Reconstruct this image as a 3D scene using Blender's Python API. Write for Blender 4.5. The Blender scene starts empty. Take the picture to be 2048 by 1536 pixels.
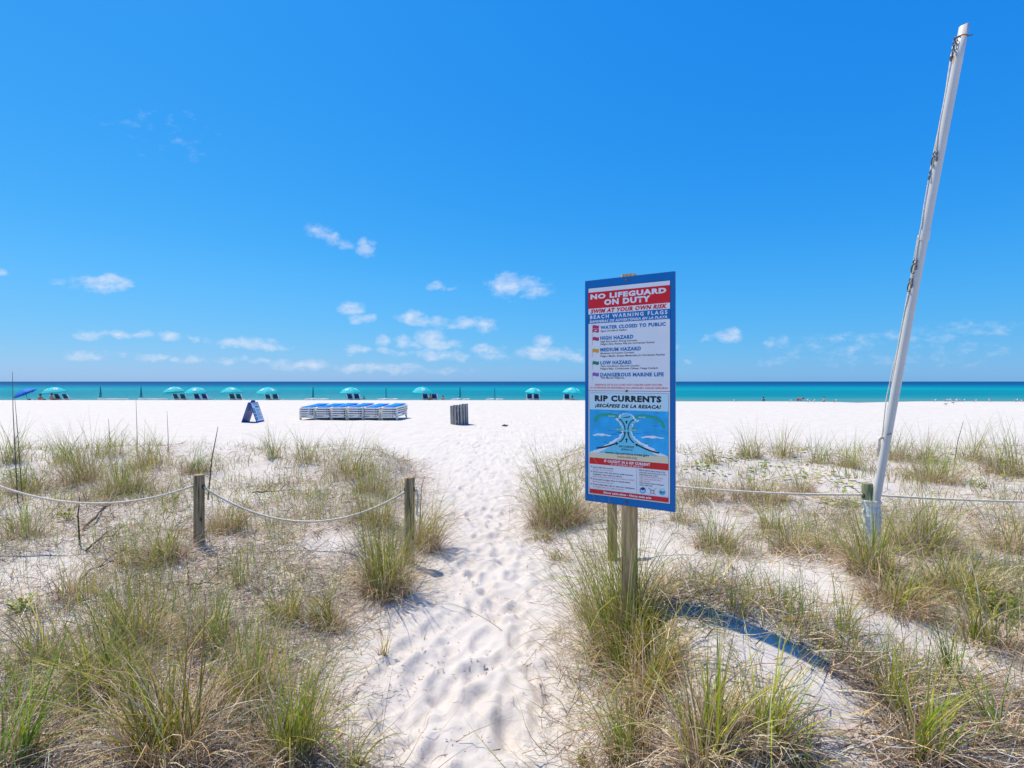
import bpy, math, random
import numpy as np
from mathutils import Vector, Matrix

random.seed(7)
R = np.random.default_rng(11)
S = bpy.context.scene
COL = S.collection

# ------------------------------------------------------------------ camera
EYE = 1.65
cam_data = bpy.data.cameras.new('camera')
cam = bpy.data.objects.new('camera', cam_data)
COL.objects.link(cam)
cam.location = (0, 0, EYE)
cam.rotation_euler = (math.radians(90), 0, 0)
cam_data.sensor_width = 36
cam_data.lens = 36 * 1000 / 2048
cam_data.shift_y = -5 / 2048
cam_data.clip_start = 0.05
cam_data.clip_end = 200000
S.camera = cam

# ------------------------------------------------------------------ light and exposure
SUN_EL = math.radians(64)
SHX, SHY = 0.79, -0.613                      # the way shadows fall on the ground
world = bpy.data.worlds.new('World')
S.world = world
world.use_nodes = True
SUN_STRENGTH = 4.7
SKY_STRENGTH = 0.11
sun_data = bpy.data.lights.new('sun', 'SUN')
sun_data.energy = SUN_STRENGTH
sun_data.angle = math.radians(0.55)
sun_data.color = (1.0, 0.90, 0.72)
sun = bpy.data.objects.new('sun', sun_data)
COL.objects.link(sun)
ldir = Vector((SHX * math.cos(SUN_EL), SHY * math.cos(SUN_EL), -math.sin(SUN_EL)))
sun.rotation_euler = ldir.to_track_quat('-Z', 'Y').to_euler()
sun.location = (-20, 15, 40)
S.view_settings.view_transform = 'Standard'
S.view_settings.look = 'None'
S.view_settings.exposure = 0.3
S.view_settings.gamma = 1.0
S.view_settings.use_curve_mapping = False
S.render.engine = 'CYCLES'
S.cycles.max_bounces = 6
S.cycles.transparent_max_bounces = 8


class NT:
    """small helper to write node trees as expressions"""
    def __init__(self, tree):
        self.t = tree

    def n(self, kind, **kw):
        node = self.t.nodes.new(kind)
        for k, v in kw.items():
            setattr(node, k, v)
        return node

    def link(self, a, b):
        self.t.links.new(a, b)

    def put(self, sock, v):
        if isinstance(v, bpy.types.NodeSocket):
            self.link(v, sock)
        else:
            sock.default_value = v

    def math(self, op, a, b=0.0, c=0.0, clamp=False):
        m = self.n('ShaderNodeMath', operation=op, use_clamp=clamp)
        for s, v in zip(m.inputs, (a, b, c)):
            self.put(s, v)
        return m.outputs[0]

    def vmath(self, op, a, b=None):
        m = self.n('ShaderNodeVectorMath', operation=op)
        self.put(m.inputs[0], a)
        if b is not None:
            self.put(m.inputs[1], b)
        return m

    def mix(self, f, a, b, blend='MIX'):
        m = self.n('ShaderNodeMix', data_type='RGBA', blend_type=blend)
        self.put(m.inputs[0], f)
        self.put(m.inputs[6], a)
        self.put(m.inputs[7], b)
        return m.outputs[2]

    def noise(self, vec, scale, detail=3.0, rough=0.55, dist=0.0):
        m = self.n('ShaderNodeTexNoise')
        if vec is not None:
            self.link(vec, m.inputs['Vector'])
        m.inputs['Scale'].default_value = scale
        m.inputs['Detail'].default_value = detail
        m.inputs['Roughness'].default_value = rough
        m.inputs['Distortion'].default_value = dist
        return m.outputs['Fac']

    def ramp(self, f, stops, interp='LINEAR'):
        m = self.n('ShaderNodeValToRGB')
        cr = m.color_ramp
        cr.interpolation = interp
        while len(cr.elements) < len(stops):
            cr.elements.new(0.5)
        for e, (p, c) in zip(cr.elements, stops):
            e.position = p
            e.color = (*c, 1) if len(c) == 3 else c
        self.put(m.inputs[0], f)
        return m.outputs[0]

    def mapr(self, v, a, b, c=0.0, d=1.0, smooth=False):
        m = self.n('ShaderNodeMapRange')
        if smooth:
            m.interpolation_type = 'SMOOTHSTEP'
        self.put(m.inputs[0], v)
        for i, x in enumerate((a, b, c, d)):
            m.inputs[i + 1].default_value = x
        return m.outputs[0]


def lin(r, g, b):
    f = lambda c: (c / 255 / 12.92) if c <= 10 else ((c / 255 + 0.055) / 1.055) ** 2.4
    return (f(r), f(g), f(b))


# ---- sky with small fair-weather clouds (function of direction only)
def build_sky():
    t = NT(world.node_tree)
    bg = world.node_tree.nodes['Background']
    sky = t.n('ShaderNodeTexSky', sky_type='NISHITA')
    sky.sun_disc = False
    sky.sun_elevation = SUN_EL
    sky.sun_rotation = math.atan2(-SHX, -SHY)
    sky.altitude = 0
    sky.air_density = 1.0
    sky.dust_density = 0.25
    sky.ozone_density = 2.5
    # deepen the blue the way the camera rendered it: one power curve per channel
    ss = t.n('ShaderNodeSeparateColor'); t.link(sky.outputs[0], ss.inputs[0])
    r_ = t.math('MULTIPLY', t.math('POWER', ss.outputs[0], 2.0), .0715)
    g_ = t.math('MULTIPLY', t.math('POWER', ss.outputs[1], .74), 1.072)
    b_ = t.math('MULTIPLY', t.math('POWER', ss.outputs[2], .27), 4.24)
    cc = t.n('ShaderNodeCombineColor')
    for k_, v_ in enumerate((r_, g_, b_)):
        t.link(v_, cc.inputs[k_])
    tint = cc.outputs[0]
    tc = t.n('ShaderNodeTexCoord')
    d = t.vmath('NORMALIZE', tc.outputs['Generated']).outputs[0]
    sep = t.n('ShaderNodeSeparateXYZ')
    t.link(d, sep.inputs[0])
    yy = t.math('MAXIMUM', sep.outputs[1], 0.05)
    gx = t.math('DIVIDE', sep.outputs[0], yy)
    gz = t.math('DIVIDE', sep.outputs[2], yy)
    cmb = t.n('ShaderNodeCombineXYZ')
    t.link(gx, cmb.inputs[0]); t.link(gz, cmb.inputs[1])
    g = cmb.outputs[0]
    # x, y, half width, half height in thousandths of the distance; strength
    blobs = [(205, 567, 62, 19, 1.05), (228, 560, 36, 16, 1.0), (130, 562, 34, 12, .5), (2, 545, 22, 10, .8),
             (640, 464, 30, 18, .75), (664, 478, 26, 17, .72), (690, 489, 20, 14, .75), (729, 496, 26, 21, .95),
             (1010, 570, 36, 31, 1.0), (1020, 576, 30, 20, 1.0), (1052, 568, 20, 20, .8), (1066, 578, 34, 25, .75), (1090, 574, 26, 16, .55),
             (878, 573, 28, 11, .85), (902, 577, 20, 7, .65), (704, 615, 34, 15, .95), (725, 637, 30, 11, .85),
             (824, 635, 32, 16, .95), (845, 643, 34, 12, .85), (876, 644, 26, 13, .9), (934, 646, 40, 14, .95), (970, 650, 26, 18, .95),
             (864, 676, 40, 22, 1.05), (884, 688, 44, 14, .95), (806, 685, 22, 17, .9), (766, 683, 18, 15, .8), (825, 690, 34, 12, .7),
             (500, 687, 52, 16, .95), (452, 685, 28, 13, .9), (540, 693, 52, 10, .75), (185, 669, 36, 12, .85), (242, 669, 28, 9, .8), (286, 670, 30, 10, .8),
             (348, 674, 36, 11, .85), (384, 678, 14, 9, .75), (414, 682, 20, 9, .55), (180, 711, 54, 14, .8), (242, 710, 16, 7, .6), (300, 716, 40, 10, .75), (390, 719, 32, 10, .8), (350, 719, 22, 7, .6),
             (456, 720, 36, 9, .75), (512, 722, 26, 7, .7), (600, 731, 80, 12, .8), (715, 735, 62, 12, .85), (800, 738, 56, 11, .75), (900, 741, 60, 8, .5),
             (712, 699, 32, 13, .95), (770, 702, 26, 9, .75), (806, 708, 26, 9, .7), (876, 710, 62, 13, .85), (920, 712, 34, 10, .75), (963, 697, 26, 13, .75), (985, 699, 26, 12, .75), (992, 714, 44, 12, .6),
             (1070, 704, 46, 18, .95), (1110, 708, 48, 17, .9), (1150, 712, 30, 15, .8), (1088, 684, 24, 15, .85), (1300, 690, 50, 16, .7), (1240, 640, 40, 16, .7),
             (1448, 674, 40, 13, .8), (1466, 668, 24, 16, .8), (1420, 678, 20, 10, .7), (1556, 687, 32, 14, .6), (1376, 721, 14, 8, .6), (1545, 722, 30, 11, .5),
             (1690, 688, 80, 26, .42), (1720, 680, 50, 17, .48), (1850, 670, 95, 16, .56), (1960, 656, 95, 20, .46), (1790, 720, 200, 22, .32), (1930, 700, 150, 22, .3), (1640, 700, 90, 26, .35),
             (300, 250, 90, 34, .17), (370, 295, 70, 36, .15), (2240, 640, 120, 22, .7), (-160, 610, 90, 22, .9), (-120, 700, 120, 14, .8), (2300, 560, 80, 24, .8)]
    acc = None
    # ragged edges: bend the coordinates a little before measuring
    nz = t.n('ShaderNodeTexNoise')
    t.link(g, nz.inputs['Vector'])
    nz.inputs['Scale'].default_value = 34
    nz.inputs['Detail'].default_value = 3
    off = t.vmath('SUBTRACT', nz.outputs['Color'], (0.5, 0.5, 0.5)).outputs[0]
    offs = t.vmath('MULTIPLY', off, (0.05, 0.022, 0.0)).outputs[0]
    gd = t.vmath('ADD', g, offs).outputs[0]
    for (px, py, rx, ry, st) in blobs:
        m = t.n('ShaderNodeVectorMath', operation='MULTIPLY_ADD')
        t.link(gd, m.inputs[0])
        cx, cz = (px - 1024) / 1000, (763 - py) / 1000
        ix, iz = 1000 / (rx * 1.15), 1000 / (ry * 1.15)
        m.inputs[1].default_value = (ix, iz, 0)
        m.inputs[2].default_value = (-cx * ix, -cz * iz, 0)
        l = t.vmath('DOT_PRODUCT', m.outputs[0], m.outputs[0]).outputs['Value']
        v = t.math('MULTIPLY_ADD', l, -st, st)
        acc = v if acc is None else t.math('SMOOTH_MAX', acc, v, 0.15)
    gs = t.vmath('MULTIPLY', g, (1.0, 1.9, 1.0)).outputs[0]
    fb = t.noise(gs, 26, 7, 0.62)
    fld = t.math('MULTIPLY_ADD', fb, 2.0, -1.12)
    fld = t.math('ADD', fld, acc)
    front = t.math('GREATER_THAN', sep.outputs[1], 0.08)
    dens = t.math('MULTIPLY', t.mapr(fld, 0.0, 1.3, 0.0, 0.72, True), front)
    # cloud brightness: white above, a little lilac below
    shade = t.noise(gs, 60, 4, 0.6)
    ccol = t.ramp(shade, [(0.3, (4.6, 5.3, 6.9)), (0.62, (6.2, 6.5, 7.3))])
    # thin pale air hugging the horizon all the way round, clouds in front of it
    el = t.math('ABSOLUTE', sep.outputs[2])
    hz = t.mapr(el, 0.0, 0.20, 1.0, 0.0, True)
    col = t.mix(hz, tint, t.mix(1.0, tint, (.56, .86, .92, 1), 'MULTIPLY'))
    col2 = t.mix(dens, col, ccol)
    t.link(col2, bg.inputs['Color'])
    bg.inputs['Strength'].default_value = SKY_STRENGTH


build_sky()


# ------------------------------------------------------------------ helpers
def px2x(px, Y):
    return (px - 1024) / 1000 * Y


def py2z(py, Y):
    return EYE - (py - 763) / 1000 * Y


def smooth(a, b, x):
    t = np.clip((x - a) / (b - a), 0, 1)
    return t * t * (3 - 2 * t)


_perm = R.permutation(4096)


def vnoise(x, y, seed=0):
    xi = np.floor(x).astype(np.int64); yi = np.floor(y).astype(np.int64)
    fx = x - xi; fy = y - yi
    fx = fx * fx * (3 - 2 * fx); fy = fy * fy * (3 - 2 * fy)
    def h(a, b):
        return _perm[(_perm[(a + seed * 131) & 4095] + b * 17 + seed * 7) & 4095] / 4095.0
    return (h(xi, yi) * (1 - fx) + h(xi + 1, yi) * fx) * (1 - fy) + (h(xi, yi + 1) * (1 - fx) + h(xi + 1, yi + 1) * fx) * fy


def fbm(x, y, s, o=3, seed=0):
    v = 0; a = 0.5; tot = 0
    for i in range(o):
        v = v + a * vnoise(x * s + 57.3 * i + 100, y * s + 31.7 * i + 100, seed + i)
        tot += a; a *= 0.5; s *= 2.03
    return v / tot


EY = np.array([-60, 1.5, 2.13, 2.6, 3.07, 3.78, 4.3, 4.9, 6.0, 6.96, 8.8, 10.5, 12, 20])
EL = np.array([-.6, -.6, -.62, -.82, -1.0, -.85, -.72, -.66, -.80, -1.05, -1.45, -2.1, -2.8, -6])
ER = np.array([.36, .36, .34, .42, .42, .46, .42, .34, .24, .22, .36, .7, .95, 4])
CX = np.array([-400, -50, 5, 14, 25, 29, 31.5, 34, 37, 50, 400])
CZ = np.array([-.02, -.02, -.03, -.13, -.14, -.18, -.28, -.19, -.13, -.16, -.2])
PY = np.array([-200, 30, 40, 45, 50, 58, 64, 74, 88, 120, 300, 900])
PZ = np.array([0, 0, 0.01, 0, -.3, -.9, -1.0, -1.75, -2.8, -5, -9, -14])


def side_masks(x, y):
    jit = (fbm(x, y, 1.3, 2, 5) - .5) * .35
    dl = np.interp(y, EY, EL) - x + jit
    dr = x - np.interp(y, EY, ER) + jit
    return dl, dr


def Hs(x, y):
    """sand level without the footprints"""
    x = np.asarray(x, float); y = np.asarray(y, float)
    dl, dr = side_masks(x, y)
    back = 1 - smooth(9.6, 12.2, y + (fbm(x, y, .45, 2, 9) - .5) * 1.6)
    n1 = fbm(x, y, .8, 3, 1) - .35
    n2 = fbm(x, y, 2.2, 3, 2) - .5
    left = smooth(0, 1.1, dl) * back * (.08 + .16 * n1 + .26 * np.exp(-((y - 9.6) / 1.5) ** 2))
    left = left + smooth(0.2, 1.0, dl) * .10 * np.exp(-(((x + 2.6) / 1.2) ** 2 + ((y - 4.6) / 1.2) ** 2))
    right = smooth(0, 1.0, dr) * back * (.08 + .18 * n1 + .24 * np.exp(-((y - 9.6) / 1.5) ** 2))
    right = right + smooth(0, .5, dr) * .40 * np.exp(-(((x - .98) / .95) ** 2 + ((y - 2.65) / .9) ** 2))
    right = right + smooth(0, .6, dr) * .12 * np.exp(-(((x - 2.9) / 1.5) ** 2 + ((y - 3.6) / .8) ** 2))
    veg = np.maximum(smooth(0, .8, dl), smooth(0, .8, dr)) * back
    lumps = veg * .05 * n2
    cz = np.interp(x, CX, CZ) * smooth(14, 38, y)
    roll = (fbm(x, y, .16, 2, 21) - .5) * .10 * smooth(9, 16, y) * (1 - smooth(38, 44, y))
    return np.interp(y, PY, PZ) + cz + left + right + lumps + roll


# footprints trodden into the path
FP = []
for k in range(330):
    y = 1.75 * (13 / 1.75) ** R.random()
    a = np.interp(y, EY, EL) + .1; b = np.interp(y, EY, ER) - .05
    x = a + (b - a) * np.clip(R.normal(.5, .26), 0, 1)
    fa_ = R.normal(0, .35)
    if R.random() < .45:        # the heel of a shoe print, behind the ball of the foot
        FP.append((x - .15 * math.sin(fa_), y - .15 * math.cos(fa_), fa_, .05, .042, .010 + .016 * R.random()))
    FP.append((x, y, fa_, .095 + .06 * R.random(), .05 + .03 * R.random(), .008 + .016 * R.random()))
for k in range(420):
    y = 9 + 16 * R.random()
    x = R.normal(-.5, 1.5 + .45 * (y - 8))
    FP.append((x, y, R.normal(0, .8), .10 + .06 * R.random(), .06 + .03 * R.random(), .02 + .025 * R.random()))


def footprints(x, y):
    d = np.zeros_like(x)
    for (fx, fy, fa, la, lb, dep) in FP:
        m = (np.abs(x - fx) < .32) & (np.abs(y - fy) < .32)
        if not m.any():
            continue
        dx = x[m] - fx; dy = y[m] - fy
        u = (dx * math.cos(fa) - dy * math.sin(fa)) / lb
        v = (dx * math.sin(fa) + dy * math.cos(fa)) / la
        r = np.sqrt(u * u + v * v)
        d[m] += -dep * np.exp(-r ** 5) + dep * .34 * np.exp(-((r - 1.28) / .24) ** 2)
    return d


BARE = [(520, 935, .9), (470, 1000, .55), (600, 900, .5), (655, 1085, .30), (430, 905, 1.0), (330, 890, .9), (150, 905, 1.3),
        (1560, 925, 1.5), (1420, 940, .9), (1690, 945, 1.0), (1880, 1000, .55), (1960, 970, .7), (1600, 1165, .42), (1520, 1140, .3), (1330, 1100, .32), (1500, 1270, .22), (1400, 1300, .15),
        (1640, 1390, .20), (1560, 1350, .22), (1700, 1260, .22), (1820, 1260, .25), (1850, 905, 1.6), (1450, 1040, .35), (80, 900, 1.0)]


def ray_ground(px, py):
    Y = np.linspace(1.2, 80, 8000)
    X = px2x(px, Y); Z = py2z(py, Y)
    h = Hs(X, Y)
    i = np.argmax(Z <= h)
    if Z[i] > h[i]:
        i = len(Y) - 1
    return float(X[i]), float(Y[i]), float(h[i])


BW = [(*ray_ground(a, b)[:2], r) for a, b, r in BARE]


def vegetation(x, y):
    """how thickly dry litter and grass cover the sand, 0 to 1"""
    dl, dr = side_masks(x, y)
    j = (fbm(x, y, 2.6, 3, 31) - .5) * .7
    v = np.maximum(smooth(.02, .5, dl + j * .6), smooth(.02, .55, dr + j * .6))
    v = v * (1 - smooth(9.4, 10.6, y + j * 2))
    for (bx, by, br) in BW:
        v = v * (1 - .93 * np.exp(-(((x - bx) / br) ** 2 + ((y - by) / br) ** 2) ** 1.5))
    clump = .62 * fbm(x, y, 1.0, 3, 41) + .38 * fbm(x, y, 3.4, 3, 43)
    left = smooth(0, .3, dl)
    thr = .40 - .06 * left
    return v * (.16 + .84 * smooth(thr, thr + .18, clump))


def mesh_np(name, v, f, mat=None, col=None, smooth_shade=False):
    v = np.ascontiguousarray(v, dtype=np.float32).reshape(-1, 3)
    f = np.ascontiguousarray(f, dtype=np.int32)
    me = bpy.data.meshes.new(name)
    n, k = f.shape
    me.vertices.add(len(v)); me.vertices.foreach_set('co', v.ravel())
    me.loops.add(n * k); me.loops.foreach_set('vertex_index', f.ravel())
    me.polygons.add(n)
    me.polygons.foreach_set('loop_start', np.arange(0, n * k, k, dtype=np.int32))
    me.polygons.foreach_set('loop_total', np.full(n, k, dtype=np.int32))
    if smooth_shade:
        me.polygons.foreach_set('use_smooth', np.ones(n, dtype=bool))
    me.update(calc_edges=True)
    if col is not None:
        a = me.color_attributes.new('tone', 'FLOAT_COLOR', 'POINT')
        c = np.ones((len(v), 4), np.float32); c[:, :3] = col
        a.data.foreach_set('color', c.ravel())
    if mat is not None:
        me.materials.append(mat)
    return me


class MB:
    """collects boxes, tubes and polygons of one part"""
    def __init__(self):
        self.v = []; self.f = []

    def add(self, vs, fs):
        b = len(self.v)
        self.v += [tuple(map(float, p)) for p in vs]
        self.f += [tuple(b + i for i in q) for q in fs]
        return self

    def box(self, c, s, M=None, taper=1.0):
        x, y, z = [k / 2 for k in s]
        p = [Vector((sx * x * (taper if sz > 0 else 1), sy * y * (taper if sz > 0 else 1), sz * z)) for sz in (-1, 1) for sy in (-1, 1) for sx in (-1, 1)]
        if M is not None:
            p = [M @ q for q in p]
        p = [q + Vector(c) for q in p]
        return self.add(p, [(0, 2, 3, 1), (4, 5, 7, 6), (0, 1, 5, 4), (2, 6, 7, 3), (0, 4, 6, 2), (1, 3, 7, 5)])

    def bevel_prism(self, outline, z0, z1, bev, axis='Z'):
        """outline (ccw list of 2D points) extruded with chamfered rims"""
        n = len(outline)
        cx = sum(p[0] for p in outline) / n; cy = sum(p[1] for p in outline) / n
        def ins(p):
            d = Vector((p[0] - cx, p[1] - cy)); l = d.length
            d = d * ((l - bev) / l) if l > bev else d
            return (cx + d.x, cy + d.y)
        rings = [([ins(p) for p in outline], z0), (outline, z0 + bev), (outline, z1 - bev), ([ins(p) for p in outline], z1)]
        vs = []
        for ring, z in rings:
            for a, b in ring:
                vs.append({'Z': (a, b, z), 'Y': (a, z, b), 'X': (z, a, b)}[axis])
        fs = []
        for r in range(3):
            for i in range(n):
                j = (i + 1) % n
                q = (r * n + i, r * n + j, (r + 1) * n + j, (r + 1) * n + i)
                fs.append(q if axis != 'Y' else q[::-1])
        a = tuple(range(n))[::-1]; b = tuple(3 * n + i for i in range(n))
        fs += [a, b] if axis != 'Y' else [a[::-1], b[::-1]]
        return self.add(vs, fs)

    def tube(self, pts, r, n=8, caps=True):
        pts = [Vector(p) for p in pts]
        rr = r if hasattr(r, '__len__') else [r] * len(pts)
        t0 = (pts[1] - pts[0]).normalized()
        up = Vector((0, 0, 1)) if abs(t0.z) < .9 else Vector((1, 0, 0))
        a = t0.cross(up).normalized()
        vs = []
        for i, p in enumerate(pts):
            t = (pts[min(i + 1, len(pts) - 1)] - pts[max(i - 1, 0)]).normalized()
            a = (a - t * a.dot(t)).normalized()
            b = t.cross(a)
            for k in range(n):
                an = 2 * math.pi * k / n
                vs.append(p + (a * math.cos(an) + b * math.sin(an)) * rr[i])
        fs = []
        for i in range(len(pts) - 1):
            for k in range(n):
                j = (k + 1) % n
                fs.append((i * n + k, i * n + j, (i + 1) * n + j, (i + 1) * n + k))
        if caps:
            fs.append(tuple(range(n))[::-1])
            fs.append(tuple((len(pts) - 1) * n + k for k in range(n)))
        return self.add(vs, fs)

    def lathe(self, prof, c=(0, 0, 0), n=16, sx=1.0, sy=1.0):
        vs = []
        for (r, z) in prof:
            for k in range(n):
                an = 2 * math.pi * k / n
                vs.append((c[0] + r * math.cos(an) * sx, c[1] + r * math.sin(an) * sy, c[2] + z))
        fs = []
        for i in range(len(prof) - 1):
            for k in range(n):
                j = (k + 1) % n
                fs.append((i * n + k, i * n + j, (i + 1) * n + j, (i + 1) * n + k))
        fs.append(tuple(range(n))[::-1])
        fs.append(tuple((len(prof) - 1) * n + k for k in range(n)))
        return self.add(vs, fs)

    def ball(self, c, r, n=10, m=6):
        rx, ry, rz = r if hasattr(r, '__len__') else (r, r, r)
        prof = [(max(.02, math.sin(math.pi * i / m)), -math.cos(math.pi * i / m)) for i in range(m + 1)]
        b = len(self.v)
        self.lathe(prof, (0, 0, 0), n)
        for i in range(b, len(self.v)):
            x, y, z = self.v[i]
            self.v[i] = (c[0] + x * rx, c[1] + y * ry, c[2] + z * rz)
        return self

    def mesh(self, name, mat, smooth_shade=False, off=(0, 0, 0)):
        me = bpy.data.meshes.new(name)
        me.from_pydata([(p[0] - off[0], p[1] - off[1], p[2] - off[2]) for p in self.v], [], self.f)
        me.materials.append(mat)
        if smooth_shade:
            me.polygons.foreach_set('use_smooth', [True] * len(me.polygons))
        return me

    def build(self, name, mat, parent=None, smooth_shade=False, off=None):
        if off is None:
            off = rootloc(parent)
        return link(name, self.mesh(name, mat, smooth_shade, off), parent)


def rootloc(o):
    while o is not None and o.parent is not None:
        o = o.parent
    return tuple(o.location) if o is not None else (0, 0, 0)


def link(name, me, parent=None):
    o = bpy.data.objects.new(name, me)
    COL.objects.link(o)
    o.parent = parent
    return o


def tag(o, label=None, cat=None, group=None, kind=None):
    if label: o['label'] = label
    if cat: o['category'] = cat
    if group: o['group'] = group
    if kind: o['kind'] = kind
    return o


def thing(name, label, cat, loc=(0, 0, 0), group=None, rz=0.0):
    o = bpy.data.objects.new(name, None)
    COL.objects.link(o)
    o.empty_display_size = .1
    o.location = loc
    o.rotation_euler = (0, 0, rz)
    return tag(o, label, cat, group)


def copy_tree(o, parent=None):
    c = o.copy(); COL.objects.link(c); c.parent = parent
    for ch in KIDS.get(o.name, []):
        copy_tree(ch, c)
    return c


KIDS = {}


def index_kids(root):
    for o in list(COL.objects):
        if o.parent is not None:
            l = KIDS.setdefault(o.parent.name, [])
            if o not in l:
                l.append(o)


# ------------------------------------------------------------------ materials
def material(name, col, rough=.6, spec=.3, var=0.0, vscale=8.0, bump=0.0, bscale=60.0, stretch=None, metal=0.0, transl=0.0, dirt=None):
    m = bpy.data.materials.new(name)
    m.use_nodes = True
    t = NT(m.node_tree)
    b = m.node_tree.nodes['Principled BSDF']
    b.inputs['Roughness'].default_value = rough
    b.inputs['Specular IOR Level'].default_value = spec
    b.inputs['Metallic'].default_value = metal
    tc = t.n('ShaderNodeTexCoord')
    vec = tc.outputs['Object']
    if stretch:
        vec = t.vmath('MULTIPLY', vec, stretch).outputs[0]
    c = (*col, 1)
    src = None
    if var > 0:
        n = t.noise(vec, vscale, 4)
        lo = tuple(x * (1 - var) for x in col); hi = tuple(min(1, x * (1 + var)) for x in col)
        src = t.ramp(n, [(.32, lo), (.68, hi)])
    if dirt:
        n = t.noise(tc.outputs['Object'], dirt[1], 5, .65)
        f = t.mapr(n, dirt[2], dirt[2] + .16, 0, dirt[3])
        src = t.mix(f, src if src is not None else c, (*dirt[0], 1))
    if src is not None:
        t.link(src, b.inputs['Base Color'])
    else:
        b.inputs['Base Color'].default_value = c
    if bump > 0:
        n = t.noise(vec, bscale, 4)
        bp = t.n('ShaderNodeBump')
        bp.inputs['Strength'].default_value = bump
        bp.inputs['Distance'].default_value = .01
        t.link(n, bp.inputs['Height'])
        t.link(bp.outputs[0], b.inputs['Normal'])
    if transl > 0:
        out = m.node_tree.nodes['Material Output']
        tr = t.n('ShaderNodeBsdfTranslucent')
        if src is not None: t.link(src, tr.inputs[0])
        else: tr.inputs[0].default_value = c
        mx = t.n('ShaderNodeMixShader')
        mx.inputs[0].default_value = transl
        t.link(b.outputs[0], mx.inputs[1]); t.link(tr.outputs[0], mx.inputs[2])
        t.link(mx.outputs[0], out.inputs['Surface'])
    return m


def mat_attr(name, rough, spec, transl):
    m = bpy.data.materials.new(name)
    m.use_nodes = True
    t = NT(m.node_tree)
    b = m.node_tree.nodes['Principled BSDF']
    a = t.n('ShaderNodeVertexColor'); a.layer_name = 'tone'
    t.link(a.outputs[0], b.inputs['Base Color'])
    b.inputs['Roughness'].default_value = rough
    b.inputs['Specular IOR Level'].default_value = spec
    tr = t.n('ShaderNodeBsdfTranslucent')
    t.link(a.outputs[0], tr.inputs[0])
    mx = t.n('ShaderNodeMixShader'); mx.inputs[0].default_value = transl
    t.link(b.outputs[0], mx.inputs[1]); t.link(tr.outputs[0], mx.inputs[2])
    t.link(mx.outputs[0], m.node_tree.nodes['Material Output'].inputs['Surface'])
    return m


M_GREEN = mat_attr('grass_blade', .45, .22, .36)
M_DRY = mat_attr('dry_grass', .6, .15, .12)


def sand_material():
    m = bpy.data.materials.new('quartz_sand')
    m.use_nodes = True
    t = NT(m.node_tree)
    b = m.node_tree.nodes['Principled BSDF']
    b.inputs['Roughness'].default_value = .85
    b.inputs['Specular IOR Level'].default_value = .15
    geo = t.n('ShaderNodeNewGeometry')
    pos = geo.outputs['Position']
    sep = t.n('ShaderNodeSeparateXYZ'); t.link(pos, sep.inputs[0])
    a = t.n('ShaderNodeVertexColor'); a.layer_name = 'tone'
    sepc = t.n('ShaderNodeSeparateColor'); t.link(a.outputs[0], sepc.inputs[0])
    veg = sepc.outputs[0]
    n1 = t.noise(pos, 2.2, 4)
    base = t.ramp(n1, [(.3, (.560, .520, .474)), (.7, (.620, .583, .536))])
    grain = t.noise(pos, 520, 2)
    base = t.mix(t.mapr(grain, .35, .7, 0, .28), base, (.50, .44, .385, 1))
    # flecks of shell and bits of stem
    n2 = t.noise(pos, 90, 3, .7)
    base = t.mix(t.mapr(n2, .70, .76, 0, .55), base, (.33, .25, .19, 1))
    # old leaf litter worked into the sand under the grass
    n3 = t.noise(t.vmath('MULTIPLY', pos, (1, 1, .4)).outputs[0], 26, 5, .7)
    n4 = t.noise(pos, 75, 4, .7)
    lit = t.ramp(n4, [(.3, (.17, .115, .075)), (.52, (.38, .275, .18)), (.75, (.56, .44, .31))])
    f = t.math('MULTIPLY', veg, t.mapr(n3, .42, .58, .0, 1))
    f = t.math('MULTIPLY', f, .34)
    base = t.mix(f, base, lit)
    # raked bands on the open beach
    band = t.noise(t.vmath('MULTIPLY', pos, (.06, 1.5, 0)).outputs[0], 1.0, 4, .65)
    far = t.mapr(sep.outputs[1], 10, 14, 0, 1)
    base = t.mix(t.math('MULTIPLY', t.mapr(band, .55, .72, 0, .30), far), base, (.53, .49, .45, 1))
    # trodden dune sand is a shade pinker than the bleached open beach
    base = t.mix(t.mapr(sep.outputs[1], 6, 14, 1, 0), base, t.mix(1.0, base, (.945, .932, .94, 1), 'MULTIPLY'))
    t.link(base, b.inputs['Base Color'])
    # relief
    b1 = t.noise(pos, 260, 2)
    b2 = t.noise(pos, 22, 4, .6)
    b3 = t.noise(t.vmath('MULTIPLY', pos, (1, 1.6, 1)).outputs[0], 2.4, 4, .6)
    near = t.mapr(sep.outputs[1], 6, 12, 1, 0)
    h = t.math('MULTIPLY_ADD', b2, .34, t.math('MULTIPLY', b1, .09))
    h = t.math('ADD', h, t.math('MULTIPLY', b3, t.mapr(sep.outputs[1], 9, 14, 0, 4.6)))
    bands = t.math('MULTIPLY', band, t.math('MULTIPLY', far, 2.6))
    h = t.math('ADD', h, bands)
    bp = t.n('ShaderNodeBump')
    bp.inputs['Strength'].default_value = .55
    bp.inputs['Distance'].default_value = .035
    t.link(h, bp.inputs['Height'])
    t.link(bp.outputs[0], b.inputs['Normal'])
    return m


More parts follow.
